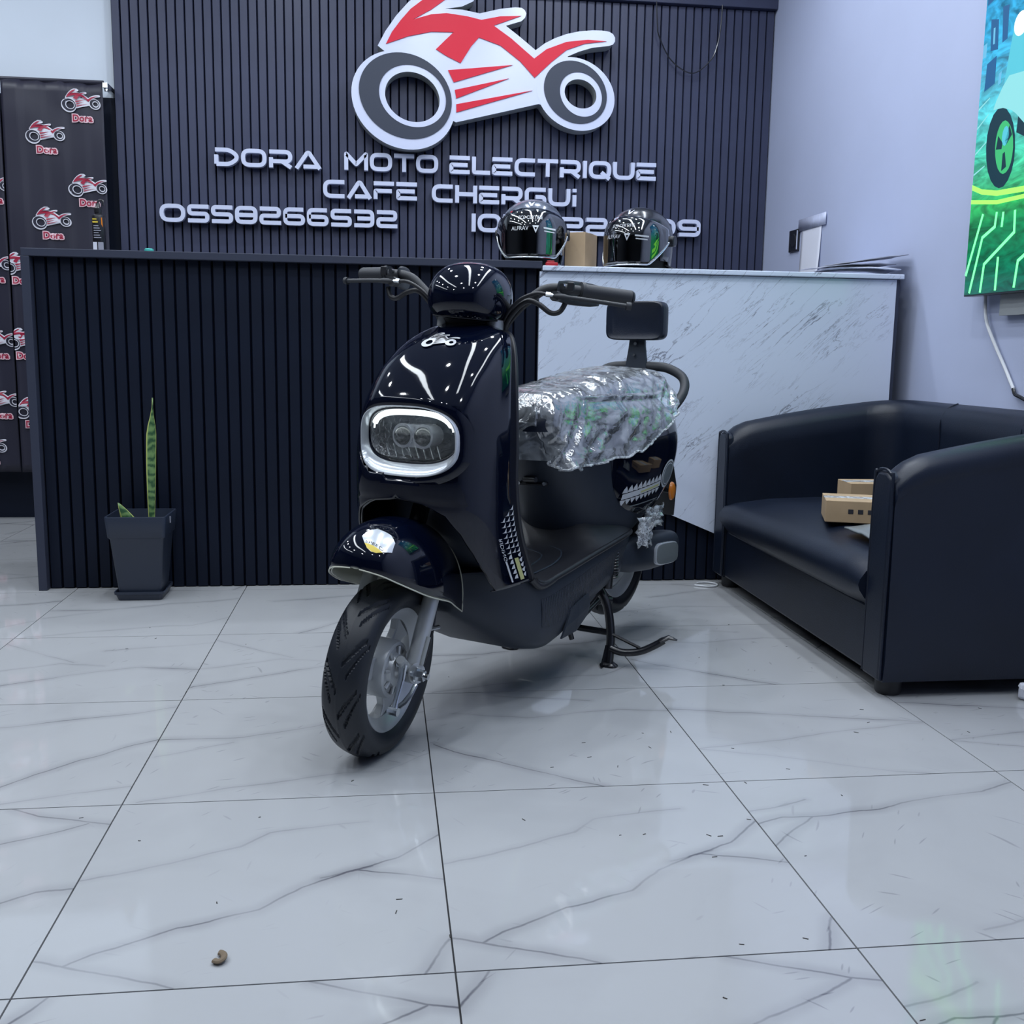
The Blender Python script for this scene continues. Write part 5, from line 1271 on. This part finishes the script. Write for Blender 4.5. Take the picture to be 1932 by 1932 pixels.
podo = mk('rear_pod', loft(pod), M['black_matt'], sco, smooth=50)
capp = [[(-1.255 + a * 1.0, .118 + .046 + o, .262 + b + a * .08) for a, b in superell(.088 * k, .034 * k, 40, 4.0)] for k, o in ((1.0, -.012), (1.0, .004), (.94, .006))]
mk('pod_cap_rim', loft(capp), M['sil_gloss'], podo, smooth=40)
mk('pod_cap', loft([[(-1.255 + a, .118 + .046 + o, .262 + b + a * .08) for a, b in superell(.088 * k, .034 * k, 40, 4.0)] for k, o in ((.93, .004), (.92, .0085), (.5, .010), (.05, .0105))]), M['grey_lens'], podo, smooth=40)
RW = lambda g: move(g, (-1.205, 0, .252))
rt = mk('rear_wheel', RW(tyre_geo(.192, .131, .047)), M['tyre'], sco, smooth=40)
mk('rim', RW(rim_geo(.130, .047)), M['silver_lit'], rt, smooth=40)
mk('hub_motor', RW(lathe([(0, .030), (.030, .032), (.045, .026), (.062, .030), (.070, .022), (.088, .026), (.096, .014), (.108, .010), (.112, .0), (.108, -.02), (0, -.03)], 56, 'y')), M['silver_lit'], rt, smooth=30)
mk('rear_shock', join(tube([(-1.14, .10, .30), (-1.24, .11, .62)], .014, 10), *[tube([(-1.15 - .007 * k, .10 + .022 * math.cos(k * 2.1), .34 + .016 * k + 0), (-1.155 - .007 * k, .10 + .022 * math.cos(k * 2.1 + 2.1), .350 + .016 * k)], .004, 6) for k in range(14)]), M['black_metal'], sco)
mk('swing_arm', join(tube([(-.92, .075, .24), (-1.205, .078, .252)], [.022, .02], 12), tube([(-.92, -.075, .24), (-1.205, -.078, .252)], [.022, .02], 12), tube([(-1.205, -.09, .252), (-1.205, .09, .252)], .009, 10)), M['black_metal'], sco)
# foam wrap left on the tail
def crumple(c, su, sv_, sz_, seed):
    rows = []
    for j in range(12):
        rows.append([(c[0] + su * (i / 11 - .5) + .012 * fnoise(i * .6, j * .6, seed), c[1] + sv_ * math.sin(i / 11 * PI) + .014 * fnoise(i * .7, j * .7, seed + 9), c[2] + sz_ * (j / 11 - .5) + .010 * fnoise(i * .5, j * .9, seed + 4)) for i in range(12)])
    return loft(rows, closed=False)
mk('foam_wrap', join(crumple((-1.08, .165, .355), .085, .02, .085, 2), crumple((-1.16, .16, .392), .11, .02, .06, 6)), M['film_wrap'], sco, smooth=80, solid=.001)
# ---- centre stand
LEG = catmull([(-.915, .100, .215), (-.910, .135, .165), (-.898, .155, .085), (-.880, .160, .010)], 5)
foot = lambda sg: loft([[(-.880 + a, sg * (.160 + b), z) for a, b in superell(.020 * k, .026 * k, 16, 2.4)] for k, z in ((1, 0.0), (1, .004), (.6, .012))])
stand = mk('centre_stand', join(tube(LEG, .0125, 12), tube([(p[0], -p[1], p[2]) for p in LEG], .0125, 12), tube([(-.915, -.11, .205), (-.915, .11, .205)], .013, 12), tube([(-.90, -.15, .09), (-.90, .15, .09)], .009, 10), foot(1), foot(-1)), M['black_metal'], sco, smooth=50)
mk('gusset', prism([(.0, .005), (.0, .060), (.030, .005)], lambda a, z: (-.876 + a, .150, z), lambda a, z: (-.876 + a, .156, z)), M['black_metal'], stand, smooth=0)
PR = catmull([(-.886, .160, .050), (-.892, .195, .042), (-.908, .240, .048), (-.925, .275, .066), (-.934, .298, .082)], 5)
mk('foot_lever', join(tube(PR, .0105, 12), tube([(-.931, .290, .080), (-.939, .312, .092), (-.945, .334, .086)], [.013, .011, .004], 10, flat=.6), tube([(-.893, .158, .090), (-.908, .240, .058)], .0045, 6)), M['black_metal'], stand, smooth=50)
mk('frame_tube', join(*[tube(catmull([(-.66, .135 * s, .155), (-.74, .13 * s, .175), (-.84, .12 * s, .195), (-.93, .10 * s, .215)], 5), .013, 10) for s in (1, -1)] + [tube([(-.70, .136, .150), (-.87, .128, .186)], .007, 8), tube([(-.665, .142, .160), (-.672, .150, .125)], .007, 8), tube([(-.93, -.10, .215), (-.93, .10, .215)], .014, 10), tube([(-.905, .135, .215), (-.912, .138, .305)], .016, 10), tube([(-.95, .09, .165), (-.985, .11, .160)], .013, 10)]), M['black_metal'], sco, smooth=50)
coil = [(-.918 + .010 * math.cos(t), .150 + .010 * math.sin(t), .245 + .075 * t / (2 * PI * 9)) for t in np.linspace(0, 2 * PI * 9, 110)]
mk('stand_spring', tube(coil, .0030, 6), M['black_metal'], sco)
# ---- steering head, bars
DOME = [(.934, .074, .062, -.402), (.938, .092, .076, -.402), (.955, .109, .088, -.404), (.980, .116, .0925, -.406), (1.005, .113, .090, -.408), (1.028, .101, .081, -.411), (1.047, .081, .066, -.414), (1.059, .054, .046, -.416), (1.065, .026, .024, -.417), (1.0665, .004, .004, -.417)]
cowl = mk('headset_cowl', SG(loft([[(uc + a, b, z) for a, b in superell(su_, sv2, 64, 2.25)] for z, su_, sv2, uc in interp_rows(DOME, 3)])), M['black_gloss'], sco, smooth=50)
mk('steering_neck', SG(join(loft([[(-.41 + a, b, z) for a, b in superell(s_, s_ * .85, 24, 3)] for z, s_ in ((.880, .05), (.915, .052), (.937, .068))]), )), M['black_trim'], sco, smooth=50)
mk('neck_bracket', SG(join(tube([(-.37, -.050, .905), (-.37, -.050, .936)], .013, 12), loft([[(-.42 + a, .062 + b, z) for a, b in superell(.034, .020, 20, 3)] for z in (.900, .940)]))), M['silver'], sco, smooth=50)
mk('cowl_seam', SG(tube([(-.402 + a * 1.003, b * 1.003, .938) for a, b in superell(.092, .076, 48, 2.25)] + [(-.402 + .0923, 0, .938)], .0018, 6)), M['black_trim'], cowl)
def bar_half(s):
    return catmull([(-.43, s * .06, .955), (-.432, s * .105, .972), (-.435, s * .140, .998), (-.436, s * .168, 1.018), (-.440, s * .200, 1.025), (-.462, s * .245, 1.024), (-.50, s * .300, 1.022), (-.532, s * .352, 1.020)], 6)
bars = mk('handlebar', SG(join(tube(bar_half(1), .0112, 14), tube(bar_half(-1), .0112, 14))), M['grip'], sco, smooth=60)
for s in (1, -1):
    mk('grip', SG(join(tube([(-.462, s * .246, 1.024), (-.498, s * .298, 1.022), (-.530, s * .349, 1.020)], .0168, 18), tube([(-.463, s * .247, 1.024), (-.468, s * .254, 1.024)], .020, 18), tube([(-.530, s * .349, 1.020), (-.534, s * .354, 1.020)], [.0168, .014], 18))), M['grip'], bars, smooth=40)
    hs = [[(-.440 - .30 * k * .1 + a, s * (.203 + k * .0105), 1.018 + b) for a, b in superell(.021 * q, .028 * q, 24, 3.4)] for k, q in enumerate((.84, .98, 1, 1, .97, .85))]
    sw = mk('switch_housing', SG(loft(hs)), M['grip'], bars, smooth=40)
    mk('switch_button', SG(join(tube([(-.424, s * .216, 1.030), (-.414, s * .216, 1.030)], .006, 10), tube([(-.424, s * .212, 1.004), (-.415, s * .212, 1.004)], .004, 10), tube([(-.426, s * .240, 1.004), (-.417, s * .240, 1.004)], .004, 10))), M['chrome'], sw)
    mk('rocker_switch', SG(box(-.424, -.414, s * .236 - .008, s * .236 + .008, 1.020, 1.040)), M['black_trim'], sw, smooth=0, bev=.002)
    lev = catmull([(-.412, s * .200, 1.006), (-.404, s * .222, 1.006), (-.418, s * .268, 1.004), (-.450, s * .325, 1.001), (-.468, s * .362, .999)], 6)
    mk('brake_lever', SG(join(tube(lev, [.0085] * 8 + [.0065] * (len(lev) - 10) + [.0075, .0075], 10, flat=.8), tube([(-.465, s * .357, .999), (-.470, s * .367, .999)], .0092, 10), tube([(-.425, s * .205, 1.006), (-.402, s * .205, 1.006)], .012, 10))), M['grip'], bars, smooth=60)
    mk('lever_adjuster', SG(tube([(-.408, s * .205, 1.008), (-.404, s * .184, 1.008)], .006, 10)), M['chrome'], bars)
    cab = catmull([(-.404, s * .186, 1.008), (-.400, s * .160, 1.008), (-.402, s * .125, .992), (-.412, s * .095, .962), (-.425, s * .075, .925), (-.43, s * .065, .885)], 6)
    cab2 = catmull([(-.425, s * .225, .992), (-.42, s * .215, .972), (-.415, s * .195, .968), (-.412, s * .165, .985), (-.412, s * .135, .988), (-.420, s * .100, .955), (-.43, s * .078, .915), (-.435, s * .068, .88)], 6)
    cab3 = catmull([(-.432, s * .150, 1.000), (-.430, s * .115, .965), (-.437, s * .085, .925), (-.44, s * .07, .88)], 6)
    mk('control_cable', SG(join(tube(cab, .0042, 8), tube(cab2, .0062, 8), tube(cab3, .005, 8))), M['black_trim'], sco, smooth=60)
# ================================================================== FLOOR LITTER
random.seed(11); gs = []
for k in range(90):
    x, y = random.uniform(-.9, 2.2), random.uniform(-.45, 1.9)
    if random.random() < .5: x = random.uniform(.9, 2.1); y = random.uniform(-.3, 1.0)
    a = random.uniform(0, PI); l_ = random.uniform(.0015, .006); w_ = random.uniform(.0005, .0011)
    c, s = math.cos(a), math.sin(a)
    p = [(-l_, -w_), (l_, -w_ * .6), (l_ * .9, w_), (-l_ * .8, w_ * .7)]
    gs.append(prism([(x + c * u - s * v, y + s * u + c * v) for u, v in p], lambda a_, b_: (a_, b_, .0009), lambda a_, b_: (a_, b_, .0001)))
label(mk('floor_litter', join(*gs), M['debris'], None, smooth=0), 'tiny dark flecks of dirt scattered over the white tiles', 'dirt', kind='stuff')
pts = catmull([(.253, .058, .004), (.262, .052, .005), (.268, .060, .006), (.264, .072, .005), (.258, .076, .004)], 4)
label(mk('dry_leaf_scrap', tube(pts, [.0015] + [.005] * (len(pts) - 2) + [.0015], 8, flat=.6), simple('dry_scrap', (.16, .12, .08), .8)), 'curled brown scrap lying on a white tile in the foreground', 'scrap')
